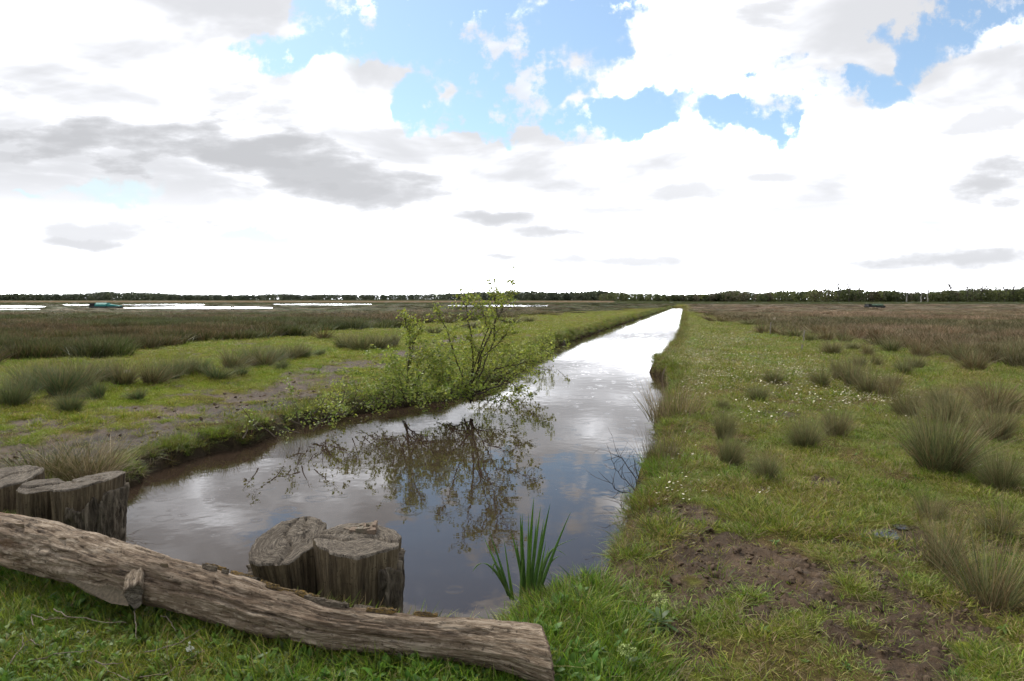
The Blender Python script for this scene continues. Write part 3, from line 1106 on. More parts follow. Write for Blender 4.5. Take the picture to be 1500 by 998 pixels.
def tussock(px, py, wpx, hpx, tone, label, group, seed, z=0.0):
    p = at(px, py, z)
    Y = p[1]
    Wm, Hm = wpx * Y / 1000.0, hpx * Y / 1000.0
    lod = 'near' if Y < 11 else ('mid' if Y < 24 else 'far')
    zz = float(height(np.array([p[0]]), np.array([Y]))[0])
    tr_ = np.random.default_rng(int(px * 7 + py))
    o = thing('rush_tussock', (p[0], Y + Wm * 0.25, zz - 0.02), label, 'rush tussock', group, random.uniform(0, 6.28))
    a, b = RUSH[lod, tone][seed % 2]
    sx, sz = Wm / 1.0, Hm / 0.76
    for nm, me in (('stems', a), ('dry_stems', b)):
        c = bpy.data.objects.new(nm, me)
        COL.objects.link(c)
        c.parent = o
    o.scale = (sx * tr_.uniform(0.9, 1.15), sx * tr_.uniform(0.8, 1.1), sz)
    o.rotation_euler = (tr_.normal(0, 0.13), tr_.normal(0, 0.13), tr_.uniform(0, 6.28))
    return o


NEAR_R = [  # px, base y, width, height, tone, label
    (1395, 702, 118, 96, 'green', 'big rounded grey-green rush tussock, largest of the middle right meadow'),
    (1186, 658, 62, 42, 'green', 'dark rush tussock, left one of the touching pair in mid right meadow'),
    (1230, 643, 48, 42, 'mixed', 'rush tussock, right one of the touching pair in mid right meadow'),
    (1062, 646, 36, 44, 'green', 'slim rush tussock right behind another near the right bank, farther of the two'),
    (1070, 684, 48, 46, 'green', 'rush tussock near the right bank, nearer of two in line'),
    (1128, 710, 46, 42, 'green', 'lone rush tussock just above the muddy patch on the right bank'),
    (1061, 601, 20, 17, 'green', 'smallest rush tussock near the right bank edge'),
    (1115, 590, 34, 26, 'green', 'forked low rush tussock among daisies on right bank'),
    (1136, 561, 30, 20, 'green', 'lone small rush tussock among thick daisies on right bank'),
    (1476, 724, 66, 60, 'green', 'rush tussock at the right edge just right of the big rounded one'),
    (1372, 762, 56, 48, 'loose', 'small rush tussock just above the white puddles'),
    (1478, 788, 70, 60, 'loose', 'dark rush tussock at right edge above the two sprawling ones'),
    (1394, 842, 100, 92, 'loose', 'sprawling rush tussock with straw tips beside the muddy puddles'),
    (1476, 900, 150, 122, 'loose', 'nearest and tallest sprawling rush tussock at lower right corner'),
    (1337, 613, 48, 44, 'mixed', 'lone round rush tussock left of the brown-topped cluster'),
    (1383, 596, 34, 30, 'green', 'smaller rush tussock at back left of brown-topped cluster'),
    (1402, 625, 66, 50, 'mixed', 'brown-tipped rush tussock directly behind the big rounded one'),
    (1470, 606, 78, 48, 'brown', 'broad brown rush tussock at right edge behind the cluster'),
    (1468, 650, 62, 56, 'mixed', 'brown-green rush tussock at right edge, just behind right of the big one'),
]
for i, (x, y, ww, hh, tone, lab) in enumerate(NEAR_R):
    tussock(x, y, ww, hh, tone, lab, 'rush tussocks on the near right meadow', i)

MID_R = [(1207, 567, 32, 30, 'green'), (1231, 557, 30, 34, 'mixed'), (1253, 567, 36, 42, 'mixed'), (1262, 540, 28, 22, 'mixed'), (1278, 578, 40, 40, 'mixed'),
         (1305, 582, 30, 36, 'brown'), (1313, 566, 24, 20, 'mixed'), (1284, 538, 22, 20, 'mixed'), (1223, 520, 36, 22, 'mixed'), (1252, 514, 20, 14, 'green'),
         (1273, 522, 24, 19, 'brown'), (1329, 550, 27, 26, 'green'), (1346, 542, 28, 22, 'green'), (1436, 543, 42, 30, 'brown'), (1189, 500, 20, 15, 'green'),
         (1310, 516, 34, 22, 'green'), (1352, 524, 36, 24, 'brown'), (1414, 530, 36, 28, 'green'), (1490, 536, 40, 34, 'mixed')]
for i, (x, y, ww, hh, tone) in enumerate(sorted(MID_R)):
    tussock(x, y, ww, hh, tone, f'rush tussock between daisy turf and brown marsh on the right, {ORD[i]} from the left', 'rush tussocks in the middle right meadow', i)
FAR_R = [(1045, 471, 34, 7, 'brown'), (1066, 473, 34, 8, 'brown'), (1098, 477, 26, 9, 'green'), (1120, 488, 28, 15, 'brown'), (1138, 490, 26, 13, 'brown'),
         (1152, 493, 24, 13, 'brown'), (1168, 495, 30, 17, 'green'), (1215, 500, 34, 19, 'brown'), (1113, 477, 26, 9, 'green'), (1240, 502, 30, 17, 'mixed')]
for i, (x, y, ww, hh, tone) in enumerate(sorted(FAR_R)):
    tussock(x, y, ww, hh, tone, f'far rush hummock along the turf edge right of the ditch, {ORD[i]} from the left', 'far rush hummocks on the right bank', i)
LEFT_ROW = [(8, 592, 56, 42, 'green'), (36, 574, 50, 40, 'green'), (95, 596, 40, 30, 'green'), (78, 578, 60, 46, 'green'), (107, 571, 52, 44, 'mixed'), (138, 579, 32, 28, 'green'),
            (172, 564, 48, 34, 'mixed'), (198, 578, 28, 17, 'green'), (216, 562, 42, 34, 'mixed'), (245, 556, 36, 30, 'green'), (266, 551, 38, 27, 'mixed'), (288, 550, 36, 25, 'green'),
            (313, 554, 40, 21, 'green'), (336, 541, 40, 26, 'mixed'), (350, 549, 24, 17, 'green'), (364, 535, 40, 28, 'green'), (383, 537, 36, 26, 'mixed'), (400, 531, 36, 23, 'green'),
            (411, 540, 22, 13, 'green'), (426, 527, 38, 22, 'mixed'), (443, 525, 26, 18, 'green'), (467, 522, 20, 10, 'green'), (150, 560, 36, 30, 'green'), (55, 566, 40, 30, 'mixed')]
for i, (x, y, ww, hh, tone) in enumerate(sorted(LEFT_ROW)):
    tussock(x, y, ww * 1.15, hh, 'fresh' if tone == 'green' else tone, f'green rush tussock in the long row beyond the muddy path, {ORD[i]} from the left', 'rush row beyond the muddy path', i)
LEFT_FAR = [(472, 498, 36, 13, 'brown'), (503, 511, 36, 21, 'green'), (526, 513, 38, 24, 'green'), (551, 512, 38, 24, 'green'), (574, 509, 34, 21, 'green'),
            (635, 489, 26, 11, 'green'), (747, 474, 40, 10, 'green'), (775, 472, 26, 8, 'green'), (690, 481, 34, 9, 'green')]
for i, (x, y, ww, hh, tone) in enumerate(sorted(LEFT_FAR)):
    tussock(x, y, ww, hh, tone, f'rush tussock on bright turf behind the leafy bushes, {ORD[i]} from the left', 'rush tussocks behind the bushes', i)
tussock(432, 622, 52, 72, 'green', 'tall rush tussock on the left bank at the low end of the bushes', None, 1, -0.1)


def marsh(side, n, P, label, tints, hmul):
    r = np.random.default_rng(n)
    y = np.exp(r.uniform(math.log(13), math.log(210), n * 3))
    x = r.uniform(-0.95, 0.95, n * 3) * (y * 0.95)
    left, right, mud, lush = zones(x, y)
    k = (left if side == 'left' else right) & (sdist(x, y) > 0.8)
    # keep the open water of the ponds and the line of sight to it clear
    x, y = x[k][:n], y[k][:n]
    z = height(x, y)
    nn = fbm(x * 0.12, y * 0.12, 71, 3)
    n1 = fbm(x * 0.7, y * 0.7, 72, 2)
    gap = fbm(x * 0.25, y * 0.5, 75, 3)
    kk = (gap > 0.40) | (y > 60)
    x, y, z, nn, n1 = x[kk], y[kk], z[kk], nn[kk], n1[kk]
    h = hmul * (0.55 + 0.5 * n1) * np.interp(y, [13, 40, 65, 90, 115, 210], [1.0, 0.95, 0.75, 0.32, 0.15, 0.12])
    wdt = (0.55 + 0.5 * r.uniform(0, 1, len(x))) * np.interp(y, [13, 40, 120, 210], [1.0, 1.3, 2.6, 4.0])
    t = np.array(tints[0]) + (np.array(tints[1]) - np.array(tints[0])) * sst(nn + 0.35 * (r.uniform(0, 1, len(x)) - 0.5), 0.38, 0.62)[:, None]
    t = t * r.uniform(0.55, 1.45, (len(x), 1))
    scatter('marsh_rushes', P, label, 'rushes', np.stack([x, y, z - 0.03], 1), r.uniform(0, 6.28, len(x)), np.stack([wdt, wdt, h], 1), t, 0.05)


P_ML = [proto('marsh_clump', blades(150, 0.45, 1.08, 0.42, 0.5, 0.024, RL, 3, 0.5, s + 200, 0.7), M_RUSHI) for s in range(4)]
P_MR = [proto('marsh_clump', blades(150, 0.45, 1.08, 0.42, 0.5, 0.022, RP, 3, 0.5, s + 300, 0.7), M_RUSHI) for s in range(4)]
marsh('left', 9000, P_ML, 'dark olive and brown rush marsh filling the left plain', [(0.80, 1.05, 0.72), (1.20, 1.0, 1.0)], 0.66)
marsh('right', 9000, P_MR, 'reddish brown rush marsh filling the right plain', [(0.62, 0.74, 0.55), (1.1, 1.0, 1.0)], 0.66)

# ------------------------------------------------------------------ fallen log


def build_log():
    ctl = []
    for x, yt, r in [(-120, 731, .150), (0, 753, .147), (100, 774, .146), (200, 801, .139), (300, 832, .126), (400, 863, .110), (480, 885, .099), (560, 897, .091),
                     (630, 906, .089), (700, 911, .093), (760, 917, .103), (796, 921, .116)]:
        z = r + (0.06 if x < 300 else 0.03)
        Y = 3.5
        for _ in range(8):
            yc = yt + 1000 * r / Y
            Y = at(x, yc, z)[1]
        ctl.append((x, yc, z, r))
    P = np.array([at(x, y, z) for x, y, z, r in ctl])
    Rr = np.array([c[3] for c in ctl])
    s = np.concatenate([[0], np.cumsum(np.linalg.norm(np.diff(P, axis=0), axis=1))])
    L = s[-1]
    ns, nt = 420, 160
    ss = np.linspace(0, L, ns)
    ax = np.stack([np.interp(ss, s, P[:, k]) for k in range(3)], 1)
    for _ in range(12):
        ax[1:-1] = 0.25 * ax[:-2] + 0.5 * ax[1:-1] + 0.25 * ax[2:]
    rr = np.interp(ss, s, Rr)
    rr = np.convolve(np.pad(rr, 8, 'edge'), np.ones(17) / 17, 'valid')
    T = np.gradient(ax, axis=0)
    T /= np.linalg.norm(T, axis=1)[:, None]
    up = np.array([0, 0, 1.0])
    S = np.cross(T, up)
    S /= np.linalg.norm(S, axis=1)[:, None]
    U = np.cross(S, T)
    root = thing('fallen_log', ax[ns // 2] - np.array([0, 0, rr[ns // 2]]), 'long weathered fallen log lying along the near end of the ditch', 'log')
    loc = np.array(root.location)
    th = np.linspace(0, 2 * np.pi, nt, endpoint=False)
    SS, TH = np.meshgrid(ss, th, indexing='ij')
    cx, cy = np.cos(TH), np.sin(TH)

    def surf(SS, TH, R0):
        wob = (fbm(SS * 1.9 + 5, np.cos(TH) * 1.2 + np.sin(TH) * 0.9 + 7, 201, 3) - 0.5) * 0.30 + (fbm(SS * 6, np.cos(TH) * 2.5 + np.sin(TH) * 1.7, 202, 3) - 0.5) * 0.13
        gro = (fbm(SS * 2.2, TH * 9.0, 203, 3) - 0.5)
        gro2 = np.abs(fbm(SS * 1.5, TH * 22.0, 204, 2) - 0.5)
        rad = R0 * (1 + wob) + gro * 0.011 + (gro2 - 0.15) * 0.008
        # scales of old bark broken off along the lower front
        plate = fbm(SS * 7, TH * 4, 205, 3)
        rad = rad - sst(plate, 0.54, 0.57) * 0.009 + np.exp(-((SS - 2.3) / 0.06) ** 2 - ((TH - 3.0) / 0.25) ** 2) * 0.02 + np.exp(-((SS - 3.3) / 0.05) ** 2 - ((TH - 2.3) / 0.3) ** 2) * 0.018
        # hollow rotted out below, towards the left end
        hol = np.exp(-((SS - 1.45) / 0.40) ** 2) * np.exp(-((np.mod(TH + np.pi, 2 * np.pi) - np.pi + 0.95) / 0.35) ** 2)
        for c0, s0, s1, dep in ((1.9, 0.3, 1.9, .018), (2.5, 1.2, 2.9, .015), (3.1, 0.5, 1.6, .02), (2.2, 2.3, 3.9, .016), (3.6, 2.0, 3.4, .02), (2.9, 3.0, 4.3, .014), (1.5, 2.6, 4.0, .014), (4.2, 1.0, 2.6, .02)):
            line = c0 + (fbm(SS * 2.2, 0 * SS + c0, 206, 3) - 0.5) * 0.9
            rad = rad - 0.7 * dep * np.exp(-((TH - line) / 0.045) ** 2) * sst(SS, s0, s0 + 0.2) * sst(-SS, -s1, -s1 + 0.2)
        return rad - hol * 0.085
    R0 = rr[:, None] * np.ones_like(TH)
    rad = surf(SS, TH, R0)
    # wrap-around seam of the noise at theta = 0 lies underneath: start angle there
    off = -np.pi / 2 - 0.4
    co, si = np.cos(TH + off), np.sin(TH + off)
    V = ax[:, None, :] + rad[..., None] * (co[..., None] * S[:, None, :] + si[..., None] * U[:, None, :])
    # oblique saw cut at the near end
    nrm_e = np.array([0.985, 0.17, 0.05])
    for k in range(ns - 40, ns):
        wk = ((k - (ns - 40)) / 39.0) ** 1.5
        dl_ = -((V[k] - ax[k]) @ nrm_e) / (T[-1] @ nrm_e)
        V[k] = V[k] + T[-1] * (dl_ * wk)[:, None]
    gr = np.stack([SS * 0.55, np.cos(TH) * 0.55, np.sin(TH) * 0.55], -1)
    i = (np.arange(ns - 1)[:, None] * nt + np.arange(nt)[None, :])
    j = (np.arange(ns - 1)[:, None] * nt + (np.arange(nt)[None, :] + 1) % nt)
    F = np.stack([i.ravel(), j.ravel(), (j + nt).ravel(), (i + nt).ravel()], 1)
    tone = sst(fbm(SS * 1.3, TH * 1.2, 220, 4), 0.46, 0.60) * 0.8
    rot = np.exp(-((SS - 0.75) / 0.35) ** 2) * sst(fbm(SS * 6, TH * 3, 221, 3), 0.40, 0.55)
    mesh_obj('trunk', V.reshape(-1, 3) - loc, F, M_LOG, root, True, attrs={'grain': gr.reshape(-1, 3), 'tone': tone.ravel(), 'rot': rot.ravel()})
    # sawn ends
    for e, nm in ((ns - 1, 'sawn_end'), (0, 'sawn_end')):
        ring = V[e]
        c = ring.mean(0)
        vs, gs = [], []
        for q in (1.0, 0.97, 0.8, 0.6, 0.4, 0.2):
            bulge = (0.012 if q < 0.98 else 0.0) * (1 if e else -1)
            for k in range(nt):
                n_ = (fbm(np.array([q * 9.0]), np.array([k * 0.5]), 210, 2)[0] - 0.5) * 0.012
                vs.append(c + (ring[k] - c) * q + T[e] * (bulge + n_ * (q < 0.98)))
                gs.append((q * 1.2, math.cos(k * 0.08) * 0.2, math.sin(k * 0.08) * 0.2))
        fs = []
        for a in range(5):
            for k in range(nt):
                k2 = (k + 1) % nt
                f = (a * nt + k, a * nt + k2, (a + 1) * nt + k2, (a + 1) * nt + k)
                fs.append(f if e == 0 else f[::-1])
        fs.append(tuple(5 * nt + k for k in range(nt)))
        mesh_obj(nm, np.array(vs) - loc, fs, M_LOGEND, root, True, attrs={'grain': np.array(gs)})

    def pt(s_, ang, out=0.0):
        """point on the log surface: ang 90 = top, 180 = camera side"""
        k = int(np.clip(s_ / L * (ns - 1), 0, ns - 1))
        a = R_(ang)
        return ax[k] + (rr[k] + out) * (math.cos(a) * -S[k] * -1 + math.sin(a) * U[k]), S[k], U[k], T[k]

    # flakes of bark left on the crest, some with orange lichen
    r = np.random.default_rng(5)
    side = -1 if S[ns // 2][1] > 0 else 1     # which sign of S points to the water
    for q in range(30):
        s_ = L * (0.56 + 0.31 * r.uniform())
        k = int(s_ / L * (ns - 1))
        a = r.uniform(0.75, 1.42)
        wdir = S[k] * (1 if S[k][1] > 0 else -1)
        p = ax[k] + (rr[k] + 0.004) * (math.cos(a) * wdir + math.sin(a) * U[k])
        nrm = math.cos(a) * wdir + math.sin(a) * U[k]
        tan = np.cross(nrm, T[k])
        l, w_, h = r.uniform(0.05, 0.17), r.uniform(0.018, 0.04), r.uniform(0.004, 0.014)
        nl_, nw_ = 9, 4
        vs, gs = [], []
        for lay in (0, 1):
            for a_ in range(nl_):
                for b_ in range(nw_):
                    u_, v_ = a_ / (nl_ - 1) - 0.5, b_ / (nw_ - 1) - 0.5
                    edge = 1 - 0.35 * abs(v_) * r.uniform(0, 2)
                    hh = (h * (0.5 + r.uniform(0, 1)) if lay else -0.012)
                    vs.append(p + T[k] * u_ * l * edge + tan * v_ * w_ * (1 - 0.7 * abs(u_) * r.uniform(0.5, 1.5)) + nrm * hh - loc)
                    gs.append((u_ * l * 3 + q, v_ * 0.3 + q * 0.7, lay * 0.2))
        fs = []
        m_ = nl_ * nw_
        for a_ in range(nl_ - 1):
            for b_ in range(nw_ - 1):
                i0 = a_ * nw_ + b_
                fs.append((m_ + i0, m_ + i0 + nw_, m_ + i0 + nw_ + 1, m_ + i0 + 1))
        rim = [b_ for b_ in range(nw_)] + [a_ * nw_ + nw_ - 1 for a_ in range(1, nl_)] + [(nl_ - 1) * nw_ + b_ for b_ in range(nw_ - 2, -1, -1)] + [a_ * nw_ for a_ in range(nl_ - 2, 0, -1)]
        for a_, b_ in zip(rim, rim[1:] + rim[:1]):
            fs.append((a_, b_, m_ + b_, m_ + a_))
        mesh_obj('bark_flake', vs, fs, M_MOSSBARK if r.uniform() < 0.6 else M_BARK, root, False, attrs={'grain': np.array(gs)})
    # splintered flakes lifting on the camera side
    for (px_, py_, ln) in [(318, 893, 0.10), (330, 884, 0.07), (345, 920, 0.10), (375, 928, 0.08), (90, 790, 0.09), (28, 770, 0.1), (10, 776, 0.12), (240, 828, 0.06)]:
        k = int(np.argmin(np.abs(project(ax[:, 0], ax[:, 1], ax[:, 2])[0] - px_)))
        d = px_dir(px_, py_)
        Yp = ax[k][1] - rr[k] * 0.85
        p = np.array([0, 0, CAMH]) + d * (Yp / d[1])
        m = MB()
        t = T[k]
        up_ = np.array([0, -0.5, 0.85])
        for lay in range(2):
            o_ = np.array([0, 0.006 * lay, 0.0])
            m.poly([p + o_ - t * ln / 2, p + o_ + t * ln * 0.1 + up_ * 0.012, p + o_ + t * ln / 2 + up_ * 0.022 * r.uniform(0.5, 1.6), p + o_ + t * ln * 0.35 - up_ * 0.016, p + o_ - t * ln * 0.3 - up_ * 0.01], (0.17, 0.125, 0.085))
        m.v = [v - loc for v in m.v]
        m.build('splinter', M_TWIG, root)
    # sawn branch stub on the camera side
    b0 = at_depth(203, 846, 3.56)
    b1 = at_depth(195, 882, 3.40)
    d = (b1 - b0)
    d /= np.linalg.norm(d)
    sx_ = np.cross(d, up)
    sx_ /= np.linalg.norm(sx_)
    sy_ = np.cross(sx_, d)
    vs, gs, fs = [], [], []
    nk, nlv = 20, 8
    for l in range(nlv):
        t = l / (nlv - 1)
        for k in range(nk):
            a = 2 * math.pi * k / nk
            q = 0.058 * (1.25 - 0.3 * t) * (1 + 0.16 * math.sin(3 * a + 1) + 0.1 * math.sin(7 * a))
            p = b0 + d * (t * 0.20 - 0.04) + q * (math.cos(a) * sx_ * 0.75 + math.sin(a) * sy_ * 1.05)
            if l == nlv - 1:
                p = p - d * 0.06 * (0.5 + 0.5 * math.sin(a))
            vs.append(p - loc)
            gs.append((t * 0.2, math.cos(a) * 0.3, math.sin(a) * 0.3))
    for l in range(nlv - 1):
        for k in range(nk):
            k2 = (k + 1) % nk
            fs.append((l * nk + k, l * nk + k2, (l + 1) * nk + k2, (l + 1) * nk + k))
    stub = mesh_obj('branch_stub', vs, fs, M_LOG, root, True, attrs={'grain': np.array(gs)})
    cap = [vs[(nlv - 1) * nk + k] + d * 0.002 for k in range(nk)]
    mesh_obj('cut_face', cap, [tuple(range(nk))], M_STUMPTOP, stub, attrs={'grain': np.array([(c[0], c[1] * 3, c[2] * 3) for c in cap])})
    # torn slab of sapwood hanging under the hollow
    sl = [at_depth(x_, y_, Y_) for x_, y_, Y_ in [(84, 826, 3.76), (96, 848, 3.68), (126, 868, 3.60), (162, 884, 3.50), (188, 888, 3.44), (186, 868, 3.50), (160, 858, 3.56), (140, 860, 3.60), (112, 846, 3.68)]]
    m = MB()
    n_ = len(sl)
    for o_ in (0, 0.035):
        for p in sl:
            m.v.append(p + np.array([0, o_, o_ * 0.3]) - loc)
            m.c.append((0.11, 0.085, 0.055))
    m.f = [tuple(range(n_)), tuple(range(2 * n_ - 1, n_ - 1, -1))] + [(k, n_ + k, n_ + (k + 1) % n_, (k + 1) % n_) for k in range(n_)]
    m.build('torn_slab', M_TWIG, root)


build_log()

# ------------------------------------------------------------------ stumps


def stump(name_label, cx, cy, top_z, rx, ry, bot=-0.75, tilt=(0, 0), lean=(0, 0), taper=(1.0, 1.0), lobes=(0.06, 2, 0.3), bark=None, seed=1, side_mat=None, moss=False):
    """sawn stump: outline lobed, top tilted, sides flaring; bark = angle range with ridged bark left on"""
    root = thing('tree_stump', (cx, cy, bot), name_label, 'stump', 'sawn stumps along the water')
    nt, nl = 180, 40
    th = np.linspace(0, 2 * np.pi, nt, endpoint=False)
    fr = np.random.default_rng(seed * 7)
    nf = 7
    fa = (np.arange(nf) + fr.uniform(-0.3, 0.3, nf)) * 2 * np.pi / nf
    fo = fr.uniform(0.86, 1.0, nf)
    facet = np.min(np.stack([o_ / np.maximum(np.cos(th - a_), 0.25) for a_, o_ in zip(fa, fo)]), 0)
    out = 0.65 * facet + 0.35 + lobes[0] * np.sin(lobes[1] * th + lobes[2]) + (fbm(np.cos(th) * 3 + 9, np.sin(th) * 3 + 9, seed + 300, 3) - 0.5) * 0.08

    def side(extra, ridge, tlist):
        V, G = [], []
        for t in tlist:
            k = taper[0] + (taper[1] - taper[0]) * t ** 1.6
            zt = top_z + tilt[0] * np.cos(th) * rx * out + tilt[1] * np.sin(th) * ry * out
            z = bot + (zt - bot) * t
            gro = (fbm(th * 7.0 + 3, z * 1.6, seed + 310, 3) - 0.5) * 0.030 + (fbm(th * 24.0, z * 2.0, seed + 320, 2) - 0.5) * 0.010
            if ridge:
                a_ = np.abs(((th * 4.6 + 0.5 * (fbm(th * 4, z * 7, seed + 330, 2) - 0.5) * 4) % 1.0) - 0.5) * 2
                b_ = fbm(th * 9, z * 11, seed + 340, 2)
                gro = gro + (np.sqrt(a_) - 0.7) * 0.034 + (b_ - 0.5) * 0.014
            x = (rx * out * k + gro + extra) * np.cos(th) + lean[0] * t
            y = (ry * out * k + gro + extra) * np.sin(th) + lean[1] * t
            V.append(np.stack([x, y, z - bot + 0 * x], 1))
            G.append(np.stack([np.cos(th) * 0.45, np.sin(th) * 0.45, z * 0.16], 1))
        return np.array(V), np.array(G)
    tl = np.linspace(0, 1, nl)
    V, G = side(0.0, False, tl)
    i = (np.arange(nl - 1)[:, None] * nt + np.arange(nt)[None, :]).ravel()
    j = (np.arange(nl - 1)[:, None] * nt + (np.arange(nt)[None, :] + 1) % nt).ravel()
    F = np.stack([i, j, j + nt, i + nt], 1)
    mesh_obj('trunk', V.reshape(-1, 3), F, side_mat or M_STUMP, root, True, attrs={'grain': G.reshape(-1, 3)})
    # sawn top with cracks and a worn rim
    rim = V[-1]
    c = rim.mean(0)
    qs = [1.0, 0.985, 0.95, 0.88, 0.78, 0.66, 0.54, 0.42, 0.3, 0.18, 0.08]
    TV, TG = [], []
    ca = seed * 1.3
    for q in qs:
        p = c + (rim - c) * q
        dz = (fbm(p[:, 0] * 26 + seed, p[:, 1] * 12, seed + 350, 3) - 0.5) * 0.013
        u_ = (p[:, 0] - c[0]) * math.cos(ca) + (p[:, 1] - c[1]) * math.sin(ca)
        v_ = -(p[:, 0] - c[0]) * math.sin(ca) + (p[:, 1] - c[1]) * math.cos(ca)
        crack = np.exp(-((v_ - 0.03 * np.sin(u_ * 22)) / 0.010) ** 2) * 0.022 + np.exp(-((v_ + 0.09 - 0.05 * u_) / 0.007) ** 2) * 0.022 * (u_ > -0.05)
        step = sst(v_ - 0.06 * np.sin(u_ * 9 + seed), 0.045, 0.06) * 0.008
        if q < 0.99:
            p = p + np.stack([0 * dz, 0 * dz, dz * (q < 0.97) - crack + step + 0.006], 1)
        TV.append(p)
        TG.append(np.stack([(p[:, 0]) * 1.1, (p[:, 1]) * 1.1 * 0.4, np.full(nt, q * 0.9)], 1))
    m = len(qs)
    i = (np.arange(m - 1)[:, None] * nt + np.arange(nt)[None, :]).ravel()
    j = (np.arange(m - 1)[:, None] * nt + (np.arange(nt)[None, :] + 1) % nt).ravel()
    F = [tuple(f) for f in np.stack([i, j, j + nt, i + nt], 1)] + [tuple((m - 1) * nt + k for k in range(nt))]
    mesh_obj('cut_face', np.array(TV).reshape(-1, 3), F, M_STUMPTOP, root, True, attrs={'grain': np.array(TG).reshape(-1, 3)})
    if bark:
        a0, a1 = R_(bark[0]), R_(bark[1])
        tl2 = np.linspace(0, 0.97, 60)
        BV, BG = side(0.020, True, tl2)
        ang = np.mod(th - a0, 2 * np.pi)
        sel = np.where(ang < (a1 - a0))[0]
        sel = sel[np.argsort(ang[sel])]
        ns_ = len(sel)
        # ragged upper edge
        for kk, s_ in enumerate(sel):
            drop = 0.05 + 0.16 * fbm(np.array([kk * 0.22]), np.array([seed * 1.0]), 360, 3)[0] * (1 if kk < ns_ * 0.4 else 0.35)
            BV[:, s_, 2] = BV[:, s_, 2] * (1 - drop * 0.7)
        inner = V[0][sel] * np.array([0.97, 0.97, 1])
        verts = BV[:, sel].reshape(-1, 3)
        g = BG[:, sel].reshape(-1, 3)
        fs = []
        for l in range(len(tl2) - 1):
            for k in range(ns_ - 1):
                a = l * ns_ + k
                fs.append((a, a + 1, a + 1 + ns_, a + ns_))
        # thickness at the rim and the two vertical edges
        b0 = len(verts)
        top_in = BV[-1, sel] * np.array([0.86, 0.86, 1.0]) + np.array([lean[0] * .14, lean[1] * .14, 0])
        ed0 = BV[:, sel[0]] * np.array([0.86, 0.86, 1.0])
        ed1 = BV[:, sel[-1]] * np.array([0.86, 0.86, 1.0])
        verts = np.concatenate([verts, top_in, ed0, ed1])
        g = np.concatenate([g, g[-ns_:], g[:len(ed0)], g[:len(ed1)]])
        l0 = (len(tl2) - 1) * ns_
        for k in range(ns_ - 1):
            fs.append((l0 + k, l0 + k + 1, b0 + k + 1, b0 + k))
        for l in range(len(tl2) - 1):
            fs.append((l * ns_, (l + 1) * ns_, b0 + ns_ + l + 1, b0 + ns_ + l))
            e = b0 + ns_ + len(tl2)
            fs.append((l * ns_ + ns_ - 1, (l + 1) * ns_ + ns_ - 1, e + l + 1, e + l))
        mesh_obj('bark', verts, fs, M_BARK, root, True, attrs={'grain': g * np.array([2.0, 2.0, 2.0])})
    return root


stump('large grey sawn stump at the far left edge behind the log', -4.16, 5.48, 0.235, 0.29, 0.25, -0.5, (0.06, 0.20), seed=3, lobes=(0.08, 3, 0.4))
stump('smaller sawn stump wedged between two larger stumps on the left', -3.63, 5.18, 0.255, 0.15, 0.16, -0.6, (-0.05, 0.06), seed=5, lobes=(0.05, 2, 1.0))
stump('sawn stump with deeply ridged bark on its right side, beside the water', -3.25, 5.12, 0.315, 0.215, 0.21, -0.75, (0.16, 0.05), taper=(0.90, 1.08), bark=(-95, 60), seed=7, lobes=(0.07, 2, 0.2), lean=(0.02, 0))
stump('leaning sawn stump with a tilted face, left one of the front pair', -1.25, 4.08, 0.225, 0.205, 0.205, -0.7, (0.10, 0.38), lean=(-0.11, 0.0), taper=(0.62, 1.04), bark=(150, 235), seed=11, lobes=(0.10, 2, 0.0))
st_e = stump('stout sawn stump with a raised rear splinter, right one of the front pair', -0.92, 4.02, 0.255, 0.25, 0.23, -0.75, (-0.06, 0.08), taper=(0.88, 1.04), bark=(-50, 35), seed=17, lobes=(0.05, 3, 0.8))
m = MB()
for q, (x0, y0, l, hgt) in enumerate([(-0.16, 0.15, 0.24, 0.035), (-0.05, 0.19, 0.13, 0.05)]):
    for k in range(6):
        a = x0 + l * k / 6
        m.box((a, y0 - 0.02 - 0.012 * k, 0.98), (a + l / 6 + 0.004, y0 + 0.03 - 0.012 * k, 1.005 + hgt * (0.5 + k / 8) + 0.004 * (k % 2)), (0.12 + 0.01 * (k % 3), 0.10, 0.07), 0.004)
m.build('splinter', M_TWIG, st_e)

# ------------------------------------------------------------------ shrubs on the left bank


